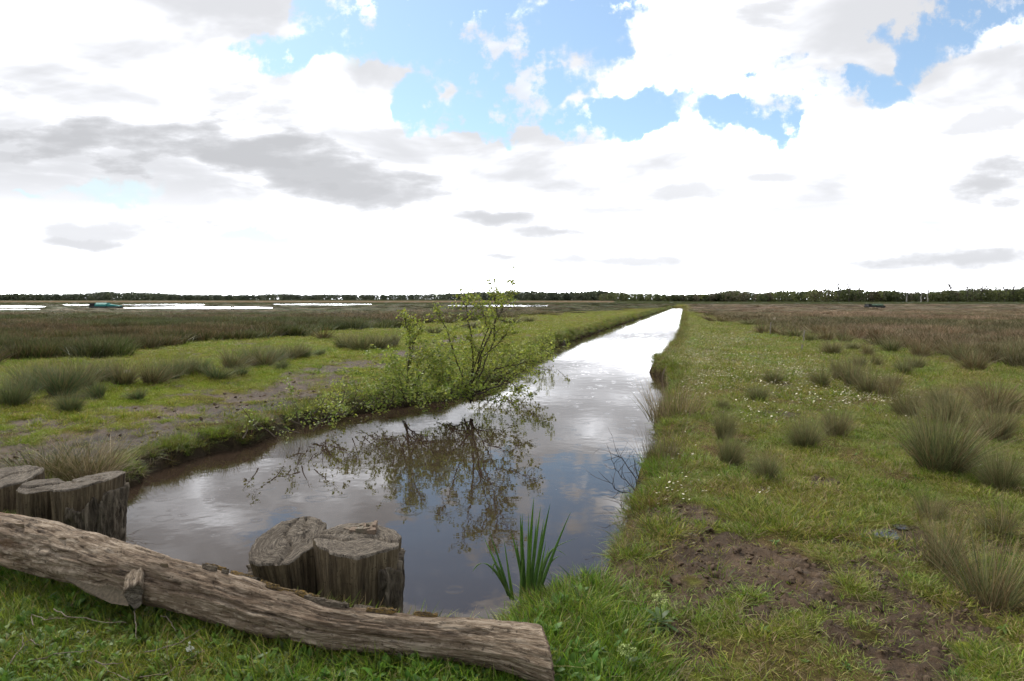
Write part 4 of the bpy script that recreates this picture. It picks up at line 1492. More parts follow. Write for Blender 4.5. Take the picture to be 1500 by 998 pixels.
class Plant:
    def __init__(self, seed):
        self.r = np.random.default_rng(seed)
        self.tw = MB()
        self.lp, self.ls, self.lc = [], [], []

    def leaves_at(self, p, n, spread, size, cols):
        r = self.r
        for _ in range(n):
            self.lp.append(p + r.normal(0, spread, 3))
            self.ls.append(size * r.uniform(0.6, 1.35))
            self.lc.append(np.array(cols[r.integers(len(cols))]) * r.uniform(0.7, 1.3))

    def grow(self, p, d, L, rad, level, cols, leafn, size, col=(0.06, 0.045, 0.03), up=0.25, stems=None):
        r = self.r
        n = max(3, int(L / 0.09))
        pts, rds = [p.copy()], [rad]
        for i in range(n):
            d = d + r.normal(0, 0.16, 3) + np.array([0, 0, up * 0.12])
            d /= np.linalg.norm(d)
            p = p + d * L / n
            pts.append(p.copy())
            rds.append(rad * (1 - 0.75 * (i + 1) / n))
            if level > 0 and i >= n * 0.25 and r.uniform() < 0.55:
                dd = d + r.normal(0, 0.65, 3)
                dd /= np.linalg.norm(dd)
                self.grow(p.copy(), dd, L * r.uniform(0.3, 0.55), rads(rds[-1]), level - 1, cols, leafn, size, col, up)
            if level <= 2 and i >= n * 0.15:
                self.leaves_at(p, leafn, 0.03, size, cols)
        self.tw.tube(pts, rds, 5 if level else 4, col)

    def foliage(self, parent, loc):
        n = len(self.lp)
        if not n:
            return
        r = self.r
        P = np.array(self.lp) - loc
        S = np.array(self.ls)[:, None]
        C = np.array(self.lc)
        a = r.normal(0, 1, (n, 3))
        a[:, 2] = a[:, 2] * 0.6 + 0.1
        a /= np.linalg.norm(a, axis=1)[:, None]
        nr = r.normal(0, 1, (n, 3))
        nr[:, 2] = np.abs(nr[:, 2]) + 0.6
        b = np.cross(a, nr)
        b /= np.linalg.norm(b, axis=1)[:, None]
        nn = np.cross(b, a)
        V = np.stack([P, P + a * S * 0.5 + b * S * 0.30 + nn * S * 0.08, P + a * S, P + a * S * 0.5 - b * S * 0.30 + nn * S * 0.08], 1).reshape(-1, 3)
        i = np.arange(n) * 4
        F = np.concatenate([np.stack([i, i + 1, i + 2], 1), np.stack([i, i + 2, i + 3], 1)])
        o = mesh_obj('foliage', V, F, M_LEAF, parent, cols=np.repeat(C, 4, 0))
        o['kind'] = 'stuff'


def rads(v):
    return max(0.0018, v * 0.65)


L_YG = [(0.29, 0.32, 0.045), (0.24, 0.29, 0.040), (0.34, 0.35, 0.07), (0.17, 0.225, 0.034)]
L_GR = [(0.18, 0.24, 0.038), (0.24, 0.29, 0.046), (0.125, 0.18, 0.03), (0.28, 0.30, 0.065)]


def sapling(label, base, stems, seed, leafn, size, cols, Y, twl=0.55):
    """stems: list of pixel polylines all at about depth Y (with small depth drift), real 3-D side twigs"""
    r = np.random.default_rng(seed)
    b = np.array(base)
    root = thing('sapling', b, label, 'shrub')
    pl = Plant(seed)
    for si, st in enumerate(stems):
        drift = r.uniform(-0.45, 0.45)
        raw = [at_depth(x, y, Y + drift * k / (len(st) - 1)) for k, (x, y) in enumerate(st)]
        raw[0] = b + np.array([r.normal(0, 0.05), r.normal(0, 0.05), 0]) if si == 0 or r.uniform() < 0.6 else raw[0]
        pts = []
        for k in range(len(raw) - 1):
            for t in np.linspace(0, 1, 7)[:-1]:
                pts.append(raw[k] * (1 - t) + raw[k + 1] * t + r.normal(0, 0.012, 3))
        pts.append(raw[-1])
        n = len(pts)
        r0 = 0.022 if si == 0 else 0.016
        mb = MB()
        mb.tube(pts, [r0 * (1 - 0.8 * k / n) for k in range(n)], 6, (0.055, 0.042, 0.03))
        mb.v = [v - b for v in mb.v]
        mb.build('stem', M_TWIG, root, True)
        for k in range(int(n * 0.22), n):
            t = k / n
            d = pts[min(k + 1, n - 1)] - pts[k - 1]
            d /= np.linalg.norm(d) + 1e-9
            for _ in range(2):
                dd = d * 0.6 + r.normal(0, 0.6, 3)
                dd /= np.linalg.norm(dd)
                pl.grow(pts[k].copy(), dd, twl * r.uniform(0.35, 1.0) * (1.0 - 0.55 * t), 0.005, 1 if r.uniform() < 0.4 else 0, cols, leafn, size)
        pl.leaves_at(pts[-1], 6, 0.04, size, cols)
    pl.tw.v = [v - b for v in pl.tw.v]
    pl.tw.build('twigs', M_TWIG, root)
    pl.foliage(root, b)
    return root


YB = 12.2
sapling('tallest leafy sapling with splayed stems leaning over the water', at(688, 588, -0.25),
        [[(690, 588), (703, 520), (728, 470), (742, 438), (753, 412)], [(690, 585), (668, 530), (655, 482), (637, 455)], [(690, 580), (706, 525), (728, 505), (745, 488)],
         [(690, 585), (692, 500), (682, 450), (674, 425)], [(690, 580), (725, 540), (765, 533), (785, 528)], [(690, 585), (715, 480), (705, 450)],
         [(690, 580), (745, 560), (765, 575)], [(688, 585), (660, 560), (640, 548)], [(690, 585), (722, 500), (728, 455), (724, 430)]], 41, 5, 0.056, L_YG, YB, 0.62)
sapling('thin upright forked sapling left of the tallest one', at(592, 578, -0.15),
        [[(592, 578), (600, 530), (601, 505), (597, 480), (590, 463)], [(598, 535), (606, 505), (616, 480)], [(598, 552), (625, 540), (648, 527)], [(596, 560), (612, 530), (632, 520)]], 43, 5, 0.055, L_YG, 12.6, 0.45)


def low_shrub(label, px, py, z, nst, L, seed, leafn, size, cols, spread=1.0, toward=(0.3, -0.5)):
    b = at(px, py, z)
    root = thing('low_shrub', b, label, 'shrub', 'low leafy bushes on the left bank')
    pl = Plant(seed)
    r = pl.r
    for s in range(nst):
        a = r.uniform(0, 2 * np.pi)
        d = np.array([math.cos(a) * spread + toward[0] * r.uniform(0, 1), math.sin(a) * spread + toward[1] * r.uniform(0, 1), r.uniform(0.25, 1.3)])
        d /= np.linalg.norm(d)
        p0 = b + np.array([r.normal(0, 0.22), r.normal(0, 0.22), 0])
        pl.grow(p0, d, L * r.uniform(0.5, 1.1), 0.010, 2, cols, leafn, size, up=0.1)
    pl.tw.v = [v - b for v in pl.tw.v]
    pl.tw.build('stems', M_TWIG, root)
    pl.foliage(root, b)


low_shrub('dense low bush at the foot of the tallest sapling', 668, 582, -0.15, 24, 1.0, 51, 5, 0.056, L_GR)
low_shrub('low bush spilling over the water right of the tallest sapling', 738, 552, -0.15, 18, 1.05, 52, 5, 0.06, L_YG, 1.0, (0.6, -0.3))
low_shrub('dense low bush around the foot of the thin forked sapling', 608, 590, -0.12, 24, 0.95, 53, 5, 0.055, L_GR)
low_shrub('low bush between the forked sapling and the yellowish bush', 552, 594, -0.15, 16, 0.72, 54, 5, 0.053, L_GR)
low_shrub('yellowish low bush right of the tall bank tussock', 494, 606, -0.18, 13, 0.58, 55, 4, 0.048, L_YG + [(0.2, 0.17, 0.07)])
low_shrub('bush hanging down the bank right below the tall bank tussock', 456, 620, -0.2, 11, 0.46, 56, 4, 0.048, L_GR)
low_shrub('small sprig of bush left of the tall bank tussock', 408, 630, -0.15, 8, 0.42, 57, 4, 0.045, L_GR)
low_shrub('small separate bush on the left bank beyond the saplings', 792, 518, -0.15, 14, 0.7, 58, 4, 0.07, L_YG)

# ------------------------------------------------------------------ iris, dry grass, reeds, bare twigs


def iris():
    b = at(778, 872, -0.02)
    root = thing('iris_plant', b, 'iris clump with tall green sword leaves at the near edge of the water', 'iris')
    data = [  # base px, tip px, width
        (772, 862, 782, 728, .022), (778, 862, 806, 738, .022), (775, 862, 792, 742, .02), (768, 860, 762, 754, .024), (765, 860, 765, 752, .018), (784, 862, 836, 750, .018),
        (770, 862, 749, 778, .018), (774, 862, 774, 752, .014), (781, 862, 797, 760, .014), (780, 864, 798, 772, .016), (768, 864, 756, 790, .016), (785, 864, 800, 792, .014),
        (777, 864, 786, 760, .016), (762, 862, 767, 800, .014), (745, 875, 708, 786, .016), (748, 874, 716, 776, .013), (750, 872, 738, 790, .011), (746, 876, 724, 820, .014),
        (752, 874, 745, 832, .010), (771, 864, 779, 785, .017), (782, 866, 805, 800, .012)]
    r = np.random.default_rng(3)

    def leaf(pts, wid, col):
        V, C, F = [], [], []
        n = len(pts)
        for k, p in enumerate(pts):
            t = k / (n - 1)
            wv = wid * (1 - t ** 2.2) * (0.75 + 0.25 * min(1, t * 4)) + 0.0008
            s = np.array([1.0, r.uniform(-0.05, 0.05), 0])
            V += [p - s * wv / 2, p + np.array([0, -wv * 0.16, 0]), p + s * wv / 2, p + np.array([0, wv * 0.10, 0])]
            C += [np.array(col) * (0.85 + 0.3 * t)] * 4
        for k in range(n - 1):
            for q in range(4):
                q2 = (q + 1) % 4
                F.append((4 * k + q, 4 * k + q2, 4 * k + 4 + q2, 4 * k + 4 + q))
        mesh_obj('leaf', np.array(V) - b, F, M_LEAF, root, True, cols=C)
    for (x0, y0, x1, y1, wd) in data:
        Y = b[1] + r.normal(0, 0.05)
        p0 = at_depth(x0, y0, Y)
        p0[2] = b[2] - 0.03
        p1 = at_depth(x1, y1, Y + r.normal(0, 0.06))
        col = [(0.13, 0.23, 0.045), (0.17, 0.28, 0.06), (0.10, 0.19, 0.04)][r.integers(3)]
        pts = []
        for t in np.linspace(0, 1, 10):
            p = p0 * (1 - t) + p1 * t
            p[0] += (x1 - x0) * 0.0006 * (t * t - t)
            pts.append(p)
        leaf(pts, wd * 1.2, col)
    # arching leaves
    for poly, wd in (([(744, 876), (728, 838), (712, 824), (700, 826), (692, 838)], .014), ([(746, 876), (734, 836), (722, 822), (722, 842)], .012),
                     ([(786, 862), (800, 815), (815, 799), (846, 788)], .013), ([(786, 862), (800, 812), (814, 803), (830, 814)], .012),
                     ([(788, 862), (802, 826), (818, 814), (826, 815)], .010)):
        Y = b[1] + r.normal(0, 0.05)
        raw = [at_depth(x, y, Y) for x, y in poly]
        raw[0][2] = b[2] - 0.02
        pts = []
        for k in range(len(raw) - 1):
            for t in np.linspace(0, 1, 4)[:-1]:
                pts.append(raw[k] * (1 - t) + raw[k + 1] * t)
        pts.append(raw[-1])
        for _ in range(2):
            pts = [pts[0]] + [0.25 * pts[k - 1] + 0.5 * pts[k] + 0.25 * pts[k + 1] for k in range(1, len(pts) - 1)] + [pts[-1]]
        leaf(pts, wd * 1.6, (0.15, 0.24, 0.08))


iris()


def blade_clump(name, label, cat, px, py, z, n, hlo, hhi, base_r, lean, width, cols, droop, seed, squash=1.0):
    b = at(px, py, z)
    if z >= 0:
        b[2] = float(height(b[:1], b[1:2])[0]) - 0.02
    root = thing(name, b, label, cat)
    v, f, c = blades(n, hlo, hhi, base_r, lean, width, cols, 4, droop, seed)
    v[:, 0] *= squash
    mesh_obj('stems', v, f, M_RUSH, root, cols=c)
    v, f, c = blades(n // 3, hlo * 0.8, hhi * 0.8, base_r, lean * 1.3, width, [(0.26, 0.20, 0.11), (0.19, 0.14, 0.07)], 4, droop * 1.4, seed + 1)
    mesh_obj('dry_stems', v, f, M_RUSH, root, cols=c)


blade_clump('dry_grass_tussock', 'straw-coloured dry grass tussock on the bank behind the left stumps', 'grass tussock', 128, 702, -0.12, 520, 0.25, 0.62, 0.26, 0.75, 0.006, G_DRY + [(0.10, 0.10, 0.03)], 0.9, 77)
blade_clump('dry_grass_tussock', 'olive grass tussock left of the straw-coloured one behind the stumps', 'grass tussock', 70, 694, -0.05, 420, 0.18, 0.48, 0.34, 0.85, 0.006, [(0.085, 0.085, 0.022), (0.12, 0.10, 0.035), (0.06, 0.075, 0.018)], 0.9, 78)
blade_clump('reed_clump', 'pale dead reeds with green blades leaning over the right water edge', 'reeds', 986, 618, -0.1, 260, 0.3, 0.85, 0.36, 0.42, 0.008, G_DRY + [(0.10, 0.12, 0.03)], 0.5, 79)
blade_clump('reed_clump', 'thin brown dead reeds at the right water edge above the bare twigs', 'reeds', 968, 684, -0.1, 200, 0.2, 0.5, 0.24, 0.4, 0.006, [(0.13, 0.10, 0.06), (0.18, 0.14, 0.09), (0.08, 0.09, 0.03)], 0.4, 80, 0.7)


def bare_bush():
    b = at(948, 748, -0.35)
    root = thing('bare_bush', b, 'leafless dark twiggy bush leaning from right bank over the water', 'bush')
    pl = Plant(61)
    for poly in ([(940, 745), (928, 715), (905, 692), (893, 668)], [(940, 745), (922, 735), (905, 733)], [(940, 748), (925, 760), (912, 745), (904, 735)], [(938, 740), (936, 700), (926, 672)],
                 [(938, 740), (930, 700), (910, 672), (903, 668)], [(940, 745), (926, 725), (900, 715), (888, 700)]):
        raw = [at_depth(x, y, b[1] + pl.r.normal(0, 0.08)) for x, y in poly]
        pts = []
        for k in range(len(raw) - 1):
            for t in np.linspace(0, 1, 5)[:-1]:
                pts.append(raw[k] * (1 - t) + raw[k + 1] * t + pl.r.normal(0, 0.006, 3))
        mb = MB()
        mb.tube(pts, [0.007 * (1 - 0.75 * k / len(pts)) for k in range(len(pts))], 5, (0.055, 0.042, 0.033))
        mb.v = [v - b for v in mb.v]
        mb.build('stem', M_TWIG, root)
        for k in range(3, len(pts)):
            d = pts[k] - pts[k - 1]
            d = d / np.linalg.norm(d) + pl.r.normal(0, 0.7, 3)
            d /= np.linalg.norm(d)
            pl.grow(pts[k], d, pl.r.uniform(0.1, 0.28), 0.003, 1, L_GR, 0, 0.03, (0.06, 0.045, 0.035))
    pl.tw.v = [v - b for v in pl.tw.v]
    pl.tw.build('twigs', M_TWIG, root)


bare_bush()

# ------------------------------------------------------------------ foreground herbs, twigs, daisies


def herb(label, px, py, h, seed, col_f, hs=0.8):
    b = at(px, py, 0.0)
    b[2] = float(height(b[:1], b[1:2])[0])
    root = thing('flowering_herb', b, label, 'wildflower', 'flowering herbs in the foreground')
    r = np.random.default_rng(seed)
    st = MB()
    st.tube([np.array([0, 0, -0.02]), np.array([0.01, 0, h * 0.5]), np.array([0.0, 0.01, h])], [0.006, 0.005, 0.003], 6, (0.10, 0.15, 0.04))
    heads = []
    for k in range(9):
        a = 2 * math.pi * k / 9 + r.normal(0, 0.2)
        e = np.array([math.cos(a) * 0.036 * hs, math.sin(a) * 0.036 * hs, h + 0.02 * hs + r.normal(0, 0.008) * hs])
        if k == 0:
            e = np.array([0, 0, h + 0.035])
        st.tube([np.array([0, 0.01, h]), e], [0.0016, 0.0012], 4, (0.12, 0.16, 0.05))
        heads.append(e)
    st.build('stalk', M_TWIG, root)
    for e in heads:
        m = MB()
        for q in range(26):
            p = e + r.normal(0, 0.0085 * hs, 3)
            s = 0.0042 * (hs + 0.2)
            u_ = r.normal(0, 1, 3)
            u_ /= np.linalg.norm(u_)
            v_ = np.cross(u_, r.normal(0, 1, 3))
            v_ /= np.linalg.norm(v_)
            m.poly([p - u_ * s, p - v_ * s, p + u_ * s, p + v_ * s], tuple(np.array(col_f) * r.uniform(0.8, 1.2)))
        m.build('flower_head', M_FLOWER, root)
    v, f, c = leaf_rosette(16, h * 0.85, 0.032, (0.1, 1.0), [(0.070, 0.125, 0.028), (0.095, 0.15, 0.04)], seed)
    mesh_obj('leaves', v, f, M_LEAF, root, cols=c)


herb('pale green umbel-flowered herb on the bank right of the log end', 966, 918, 0.15, 5, (0.36, 0.40, 0.14))
herb('lower umbel-flowered herb nearer the camera right of the log end', 918, 985, 0.09, 6, (0.30, 0.36, 0.12))
herb('small white-flowered herb in the grass left of the log bottom', 279, 975, 0.09, 7, (0.55, 0.56, 0.46), 0.35)

TW = [('forked pale branching twig resting against the log right of the stub', [[(222, 853), (252, 865), (266, 880)], [(210, 868), (252, 866), (288, 871)], [(266, 880), (255, 895)], [(264, 878), (268, 897)], [(256, 866), (276, 863)]], 0.10),
      ('bent pale twig in the grass at left, below the hollow of the log', [[(48, 918), (46, 900), (66, 908), (98, 906)]], 0.07),
      ('long thin curved twig lying below the branch stub', [[(78, 892), (100, 903), (150, 911), (185, 912)]], 0.07),
      ('short upright pale twig directly under the branch stub', [[(198, 890), (199, 910), (200, 936)]], 0.08),
      ('short curved twig right of the upright one', [[(237, 902), (249, 910), (258, 925)]], 0.07),
      ('forked twig at the far lower left corner', [[(15, 972), (33, 945), (34, 928)], [(33, 945), (45, 938), (58, 946)]], 0.06),
      ('long straight twig lying in grass at lower left', [[(42, 970), (90, 957), (132, 952)]], 0.06),
      ('forked whitish twig at the bottom of the grass', [[(142, 968), (160, 982), (192, 998)], [(150, 974), (180, 970)]], 0.06),
      ('long twig crossing the grass at the bottom, below the white flower', [[(204, 993), (245, 986), (270, 970), (300, 952)]], 0.06),
      ('twig lying just left of the white-flowered herb', [[(212, 957), (262, 943), (300, 918)]], 0.08),
      ('small crooked twig in front of the middle of the log', [[(574, 948), (588, 958), (602, 961)]], 0.07),
      ('twig lying across the bank below the iris', [[(790, 880), (812, 868), (830, 858)]], 0.03)]
for lab, polys, z in TW:
    b = at(*polys[0][0], z)
    root = thing('dead_twig', (b[0], b[1], z), lab, 'twig', 'dead twigs in the grass')
    b = np.array(root.location)
    for poly in polys:
        pts = [at(x, y, z + random.uniform(-0.035, 0.012)) for x, y in poly]
        fine = []
        for k in range(len(pts) - 1):
            for t in np.linspace(0, 1, 5)[:-1]:
                fine.append(pts[k] * (1 - t) + pts[k + 1] * t + rng.normal(0, 0.003, 3))
        fine.append(pts[-1])
        mb = MB()
        mb.tube([p - b for p in fine], [0.0030 * (1 - 0.55 * k / len(fine)) for k in range(len(fine))], 5, (0.15, 0.12, 0.09))
        mb.build('branch', M_TWIG, root, True)

m = MB()
b = at(503, 945, 0.07)
for k in range(6):
    p = rng.normal(0, 0.009, 3)
    m.box(p - 0.010, p + np.array([0.016, 0.008, 0.006]), (0.75, 0.76, 0.75), 0.003)
o = m.build('paper_scrap', M_PAINT)
o.location = b
tag(o, 'small crumpled white scrap in the grass against the log', 'litter')


def daisies():
    r = np.random.default_rng(12)
    spots = []
    # drifts of daisies seen on the right bank, then single ones near the edge
    for (px, py, sx, sy, n) in [(1030, 492, 30, 9, 500), (1060, 500, 40, 6, 420), (1020, 520, 25, 15, 400), (1060, 545, 60, 14, 480), (1030, 540, 30, 16, 260), (1130, 530, 60, 10, 320), (1160, 545, 40, 8, 220),
                                (1230, 580, 40, 8, 90), (1290, 582, 40, 7, 90), (1115, 605, 30, 18, 50), (1000, 560, 16, 16, 160), (990, 590, 20, 20, 60), (982, 660, 18, 16, 16), (985, 700, 26, 14, 26),
                                (985, 730, 25, 12, 20), (1340, 612, 30, 4, 26), (1180, 560, 50, 12, 160), (1300, 560, 40, 12, 60), (820, 470, 60, 4, 160), (780, 480, 30, 5, 120), (330, 628, 40, 7, 26),
                                (1210, 585, 40, 12, 60), (1010, 480, 12, 8, 200), (1118, 730, 5, 4, 4), (1010, 785, 12, 8, 3), (855, 858, 8, 4, 3), (1450, 690, 30, 8, 4)]:
        n = int(n * 2.3) if n > 40 else int(n * 1.3)
        x = r.normal(px, sx, n)
        y = np.maximum(r.normal(py, sy, n), 462)
        for a, c in zip(x, y):
            spots.append(at(a, c, 0.0)[:2])
    S = np.array(spots)
    sd = sdist(S[:, 0], S[:, 1])
    S = S[sd > 0.2]
    l_, r_, _, _ = zones(S[:, 0], S[:, 1])
    S = S[~(l_ | r_)]
    z = height(S[:, 0], S[:, 1]) + 0.06
    V, F, C = [], [], []
    for (x, y), zz in zip(S, z):
        b = len(V)
        rad = r.uniform(0.009, 0.014) * (1.0 if y < 9 else (1.3 if y < 20 else 1.8))
        nx, ny = r.normal(0, 0.35, 2)
        V.append((x, y, zz + 0.004))
        C.append((0.70, 0.50, 0.05))
        for k in range(8):
            a = 2 * math.pi * k / 8
            rr = rad * (1.0 if k % 2 else 0.8)
            dx, dy = rr * math.cos(a), rr * math.sin(a)
            V.append((x + dx, y + dy, zz + nx * dx + (ny - 0.45) * dy))
            C.append((0.80, 0.80, 0.78))
        for k in range(8):
            F.append((b, b + 1 + k, b + 1 + (k + 1) % 8))
    o = mesh_obj('daisies', V, np.array(F), M_FLOWER, cols=C)
    tag(o, 'white daisies sprinkled over the turf of both banks', 'daisies', kind='stuff')


daisies()

# ------------------------------------------------------------------ far things


def wood(name, label, x0, x1, dist, depth, hlo, hhi, n, quads, lsize, cols, seed):
    r = np.random.default_rng(seed)
    V, F, C = [], [], []
    tw = MB()
    off = 0
    for i in range(n):
        px = r.uniform(x0, x1)
        Y = dist(px) + r.uniform(0, depth)
        X = (px - 750) / 1000 * Y
        nh = fbm(np.array([px * 0.012]), np.array([0.0]), seed, 3)[0]
        h = hlo + (hhi - hlo) * (0.25 * r.uniform() + 0.75 * sst(nh, 0.25, 0.75))
        wd = h * r.uniform(0.38, 0.62)
        k = quads
        u = r.normal(0, 1, (k, 3))
        u /= np.linalg.norm(u, axis=1)[:, None]
        u *= r.uniform(0.35, 1.0, (k, 1)) ** 0.5
        lob = 1 + 0.35 * np.sin(u[:, 0] * 5 + i) * np.sin(u[:, 2] * 4 + i * 1.7)
        P = u * lob[:, None] * np.array([wd, wd, h * 0.52]) + np.array([X, Y, h * 0.5])
        P[:, 2] = np.maximum(P[:, 2], 0.1)
        a = r.normal(0, 1, (k, 3))
        a /= np.linalg.norm(a, axis=1)[:, None]
        b = np.cross(a, r.normal(0, 1, (k, 3)))
        b /= np.linalg.norm(b, axis=1)[:, None]
        s = lsize * r.uniform(0.5, 1.3, (k, 1))
        V.append(np.stack([P - a * s, P - b * s * 0.7, P + a * s, P + b * s * 0.7], 1).reshape(-1, 3))
        idx = off + np.arange(k)[:, None] * 4 + np.arange(4)[None, :]
        F.append(idx)
        off += k * 4
        c = np.array(cols[r.integers(len(cols))]) * r.uniform(0.75, 1.25)
        C.append(np.repeat(c * r.uniform(0.7, 1.3, (k, 1)), 4, 0))
    o = mesh_obj(name, np.concatenate(V), np.concatenate(F), M_LEAF, cols=np.concatenate(C))
    return tag(o, label, 'woodland', kind='stuff')


W_L = [(0.062, 0.074, 0.042), (0.080, 0.090, 0.050), (0.055, 0.066, 0.040)]
W_R = [(0.085, 0.100, 0.034), (0.115, 0.128, 0.042), (0.070, 0.085, 0.034), (0.11, 0.098, 0.058)]
wood('woodland', 'dark distant tree line along the left horizon', -260, 900, lambda p: np.interp(p, [-260, 200, 420, 620, 700, 900], [820, 860, 1150, 1250, 900, 640]), 110, 7.0, 11.5, 1700, 90, 0.95, W_L, 81)
wood('woodland', 'brownish green scrub woodland closing the right plain', 880, 1760, lambda p: np.interp(p, [880, 1000, 1200, 1760], [600, 430, 400, 400]), 45, 3.8, 8.2, 640, 200, 0.5, W_R, 82)


def bare_tree(label, px, top, Y, seed, pale):
    b = np.array([(px - 750) / 1000 * Y, Y, 0.0])
    h = CAMH + (438 - top) / 1000.0 * Y
    root = thing('bare_tree', b, label, 'tree', 'bare trees along the right wood')
    r = np.random.default_rng(seed)
    col = (0.26, 0.24, 0.21) if pale else (0.10, 0.088, 0.07)
    tr = MB()
    pts = [np.array([r.normal(0, 0.08) * k, r.normal(0, 0.08) * k, h * 0.86 * k / 7]) for k in range(8)]
    tr.tube(pts, [0.36 * (1 - 0.5 * k / 7) for k in range(8)], 7, col)
    tr.build('trunk', M_TWIG, root)
    pl = Plant(seed)
    for k in range(3 if not pale else 5, 8):
        for q in range(2 if pale else 4):
            d = np.array([r.normal(0, 0.6), r.normal(0, 0.6), r.uniform(0.5, 1.2)])
            d /= np.linalg.norm(d)
            L = h * r.uniform(0.12, 0.26)
            p = pts[k].copy()
            br = [p + d * L * t + np.array([0, 0, 0.15 * L * t * t]) + r.normal(0, 0.05, 3) * (t > 0) for t in (0, 0.35, 0.7, 1.0)]
            pl.tw.tube(br, [0.20, 0.17, 0.14, 0.10], 4, col)
            for u in range(3):
                d2 = d + r.normal(0, 0.5, 3)
                d2 /= np.linalg.norm(d2)
                pl.tw.tube([br[1 + u % 3], br[1 + u % 3] + d2 * L * 0.45], [0.13, 0.09], 3, col)
    pl.tw.build('branches', M_TWIG, root)


BT = [(1227, 415, 0), (1243, 415, 0), (1259, 421, 0), (1327, 420, 1), (1348, 419, 1), (1358, 417, 1), (1390, 415, 0), (1416, 419, 0), (1437, 420, 0), (1446, 418, 0), (1462, 423, 0), (1470, 420, 0), (1484, 416, 0), (1497, 420, 0), (1309, 424, 0)]
BT = sorted(BT)
npale = ndark = 0
for i, (x, t, pale) in enumerate(BT):
    if pale:
        lab = f'bare tree with pale trunk before the right wood, {ORD[npale]} from the left'
        npale += 1
    else:
        lab = f'dark leafless tree standing above the right wood, {ORD[ndark]} from the left'
        ndark += 1
    bare_tree(lab, x, t, 392 if pale else 405, 90 + i, pale)


def pylon():
    Y = 1500.0
    b = np.array([(341 - 750) / 1000 * Y, Y, 0.0])
    root = thing('pylon', b, 'faint lattice power pylon on the left horizon', 'pylon')
    c = (0.22, 0.23, 0.24)
    m = MB()
    H1, H2 = 28.0, 47.0
    for sx in (-1, 1):
        for sy in (-1, 1):
            m.tube([np.array([sx * 4, sy * 3, 0]), np.array([sx * 1.4, sy * 1.2, H1])], [0.8, 0.6], 4, c)
    for k in range(6):
        z0, z1 = H1 * k / 6, H1 * (k + 1) / 6
        w0, w1 = 4 - 2.6 * k / 6, 4 - 2.6 * (k + 1) / 6
        for sy in (-1, 1):
            m.tube([np.array([-w0, sy * 1.8, z0]), np.array([w1, sy * 1.8, z1])], [0.22, 0.22], 4, c)
            m.tube([np.array([w0, sy * 1.8, z0]), np.array([-w1, sy * 1.8, z1])], [0.22, 0.22], 4, c)
    m.build('tower', M_PAINT, root)
    m = MB()
    for sx in (-1, 1):
        m.tube([np.array([sx * 1.2, 0, H1]), np.array([sx * 8.5, 0, H2 - 4])], [1.0, 0.9], 4, c)
        m.tube([np.array([sx * 8.5, 0, H2 - 4]), np.array([sx * 7.5, 0, H2])], [0.54, 0.27], 4, c)
        m.tube([np.array([sx * 8.5, 0, H2 - 4]), np.array([sx * 16, 0, H2 - 4.5])], [0.54, 0.22], 4, c)
    m.tube([np.array([-8.5, 0, H2 - 4]), np.array([8.5, 0, H2 - 4])], [0.9, 0.9], 4, c)
    m.tube([np.array([-8.5, 0, H2 - 5.5]), np.array([8.5, 0, H2 - 5.5])], [0.55, 0.55], 4, c)
    m.build('crossarm', M_PAINT, root)


pylon()


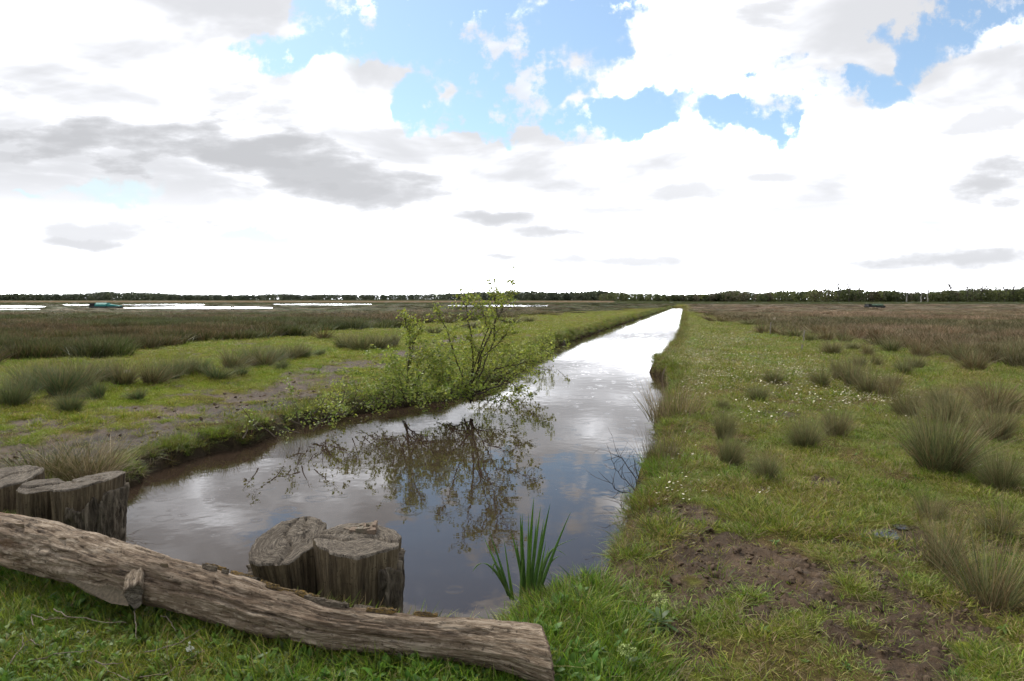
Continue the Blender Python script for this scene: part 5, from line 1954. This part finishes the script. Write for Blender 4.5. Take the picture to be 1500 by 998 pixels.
def hide(label, px0, px1, ytop, ybase, cols, boat):
    p = at((px0 + px1) / 2, ybase, 0.0)
    Y = p[1]
    Wd = (px1 - px0) / 1000 * Y
    H = (ybase - ytop) / 1000 * Y
    root = thing('floating_hide', p, label, 'hut')
    m = MB()
    # hull with raked ends
    hl = Wd * 0.5
    prof = [(-hl, 0.25), (-hl * 0.9, 0.0), (hl * 0.85, 0.0), (hl, 0.30), (hl, 0.36), (-hl, 0.36)]
    for y in (-0.9, 0.9):
        m.v += [np.array([x, y, z]) for x, z in prof]
        m.c += [cols[1]] * 6
    m.f = [tuple(range(6)), tuple(range(11, 5, -1))] + [(k, k + 6, (k + 1) % 6 + 6, (k + 1) % 6) for k in range(6)]
    m.build('hull', M_PAINT, root)
    m = MB()
    x0, x1 = (-hl * 0.62, hl * (0.15 if boat else 0.8))
    sec = [(-0.85, 0.37), (-0.8, H * 0.72), (-0.3, H), (0.3, H), (0.8, H * 0.72), (0.85, 0.37)]
    n = 6
    xs = np.linspace(x0, x1, 7)
    for i, x in enumerate(xs):
        for (y, z) in sec:
            m.v.append(np.array([x, y, z - (0.05 * (i % 2) if z > 0.4 else 0)]))
            m.c.append(cols[0])
    for i in range(len(xs) - 1):
        for k in range(n - 1):
            a = i * n + k
            m.f.append((a, a + 1, a + n + 1, a + n))
    m.f += [tuple(range(n))[::-1], tuple((len(xs) - 1) * n + k for k in range(n))]
    m.build('canvas_cover', M_PAINT, root)
    m = MB()
    m.box((-hl * 0.95, -0.8, 0.365), (-hl * 0.63, 0.8, H * 0.85), cols[2])
    m.box((-hl * 1.0, -0.9, H * 0.86), (-hl * 0.60, 0.9, H * 0.93), cols[2])
    m.build('entrance_box', M_PAINT, root)
    if boat:
        m = MB()
        a, b_ = hl * 0.18, hl * 0.98
        V = [(a, -0.8, 0.365), (b_, -0.5, 0.365), (b_, 0.5, 0.365), (a, 0.8, 0.365), (a, -0.7, H * 0.75), (b_ * 0.97, -0.3, 0.48), (b_ * 0.97, 0.3, 0.48), (a, 0.7, H * 0.75)]
        m.v = [np.array(v) for v in V]
        m.c = [cols[0]] * 8
        m.f = [(0, 3, 2, 1), (4, 5, 6, 7), (0, 1, 5, 4), (1, 2, 6, 5), (2, 3, 7, 6), (3, 0, 4, 7)]
        m.build('sloping_cover', M_PAINT, root)


hide('low teal canvas-covered hide beside the far left pond', 134, 178, 443.6, 451.6, [(0.012, 0.16, 0.135), (0.03, 0.035, 0.03), (0.012, 0.012, 0.012)], True)
hide('low dark green-topped hide far off in the right marsh', 1269, 1294, 445.2, 451.0, [(0.02, 0.045, 0.02), (0.02, 0.02, 0.018), (0.012, 0.012, 0.012)], False)

for x, y0, y1, lab in [(1128, 490, 472, 'thin pale stake at left, before the brown rush hummocks'), (1177, 501, 484, 'thin pale stake beside the right end of the rush hummocks'), (1174, 514, 505, 'short stub of a stake in the turf below the hummocks')]:
    p = at(x, y0, 0.0)
    m = MB()
    hgt = (y0 - y1) / 1000 * p[1]
    m.tube([np.array([0, 0, -0.1]), np.array([0.01, 0, hgt * 0.5]), np.array([0.03, 0.01, hgt])], [0.028, 0.026, 0.022], 7, (0.22, 0.19, 0.16))
    o = m.build('stake', M_TWIG)
    o.location = p
    tag(o, lab, 'stake', 'thin stakes on the right bank')

bp = at_depth(1315, 352, 90.0)
root = thing('bird', bp, 'tiny dark bird flying high over the right marsh', 'bird')
m = MB()
m.tube([np.array([-0.2, 0, 0]), np.array([-0.08, 0, 0.02]), np.array([0.06, 0, 0.02]), np.array([0.18, 0, 0.03]), np.array([0.24, 0, 0.02])], [0.015, 0.06, 0.07, 0.035, 0.008], 7, (0.04, 0.035, 0.03))
m.build('body', M_TWIG, root, True)
for s in (-1, 1):
    m = MB()
    top = [(0.08, 0.04 * s, 0.03), (0.06, 0.22 * s, 0.10), (-0.06, 0.42 * s, 0.06), (-0.10, 0.24 * s, 0.07), (-0.06, 0.04 * s, 0.02)]
    m.poly(top, (0.04, 0.035, 0.03))
    m.poly([(a, b_, c - 0.012) for a, b_, c in top][::-1], (0.04, 0.035, 0.03))
    m.build('wing', M_TWIG, root)
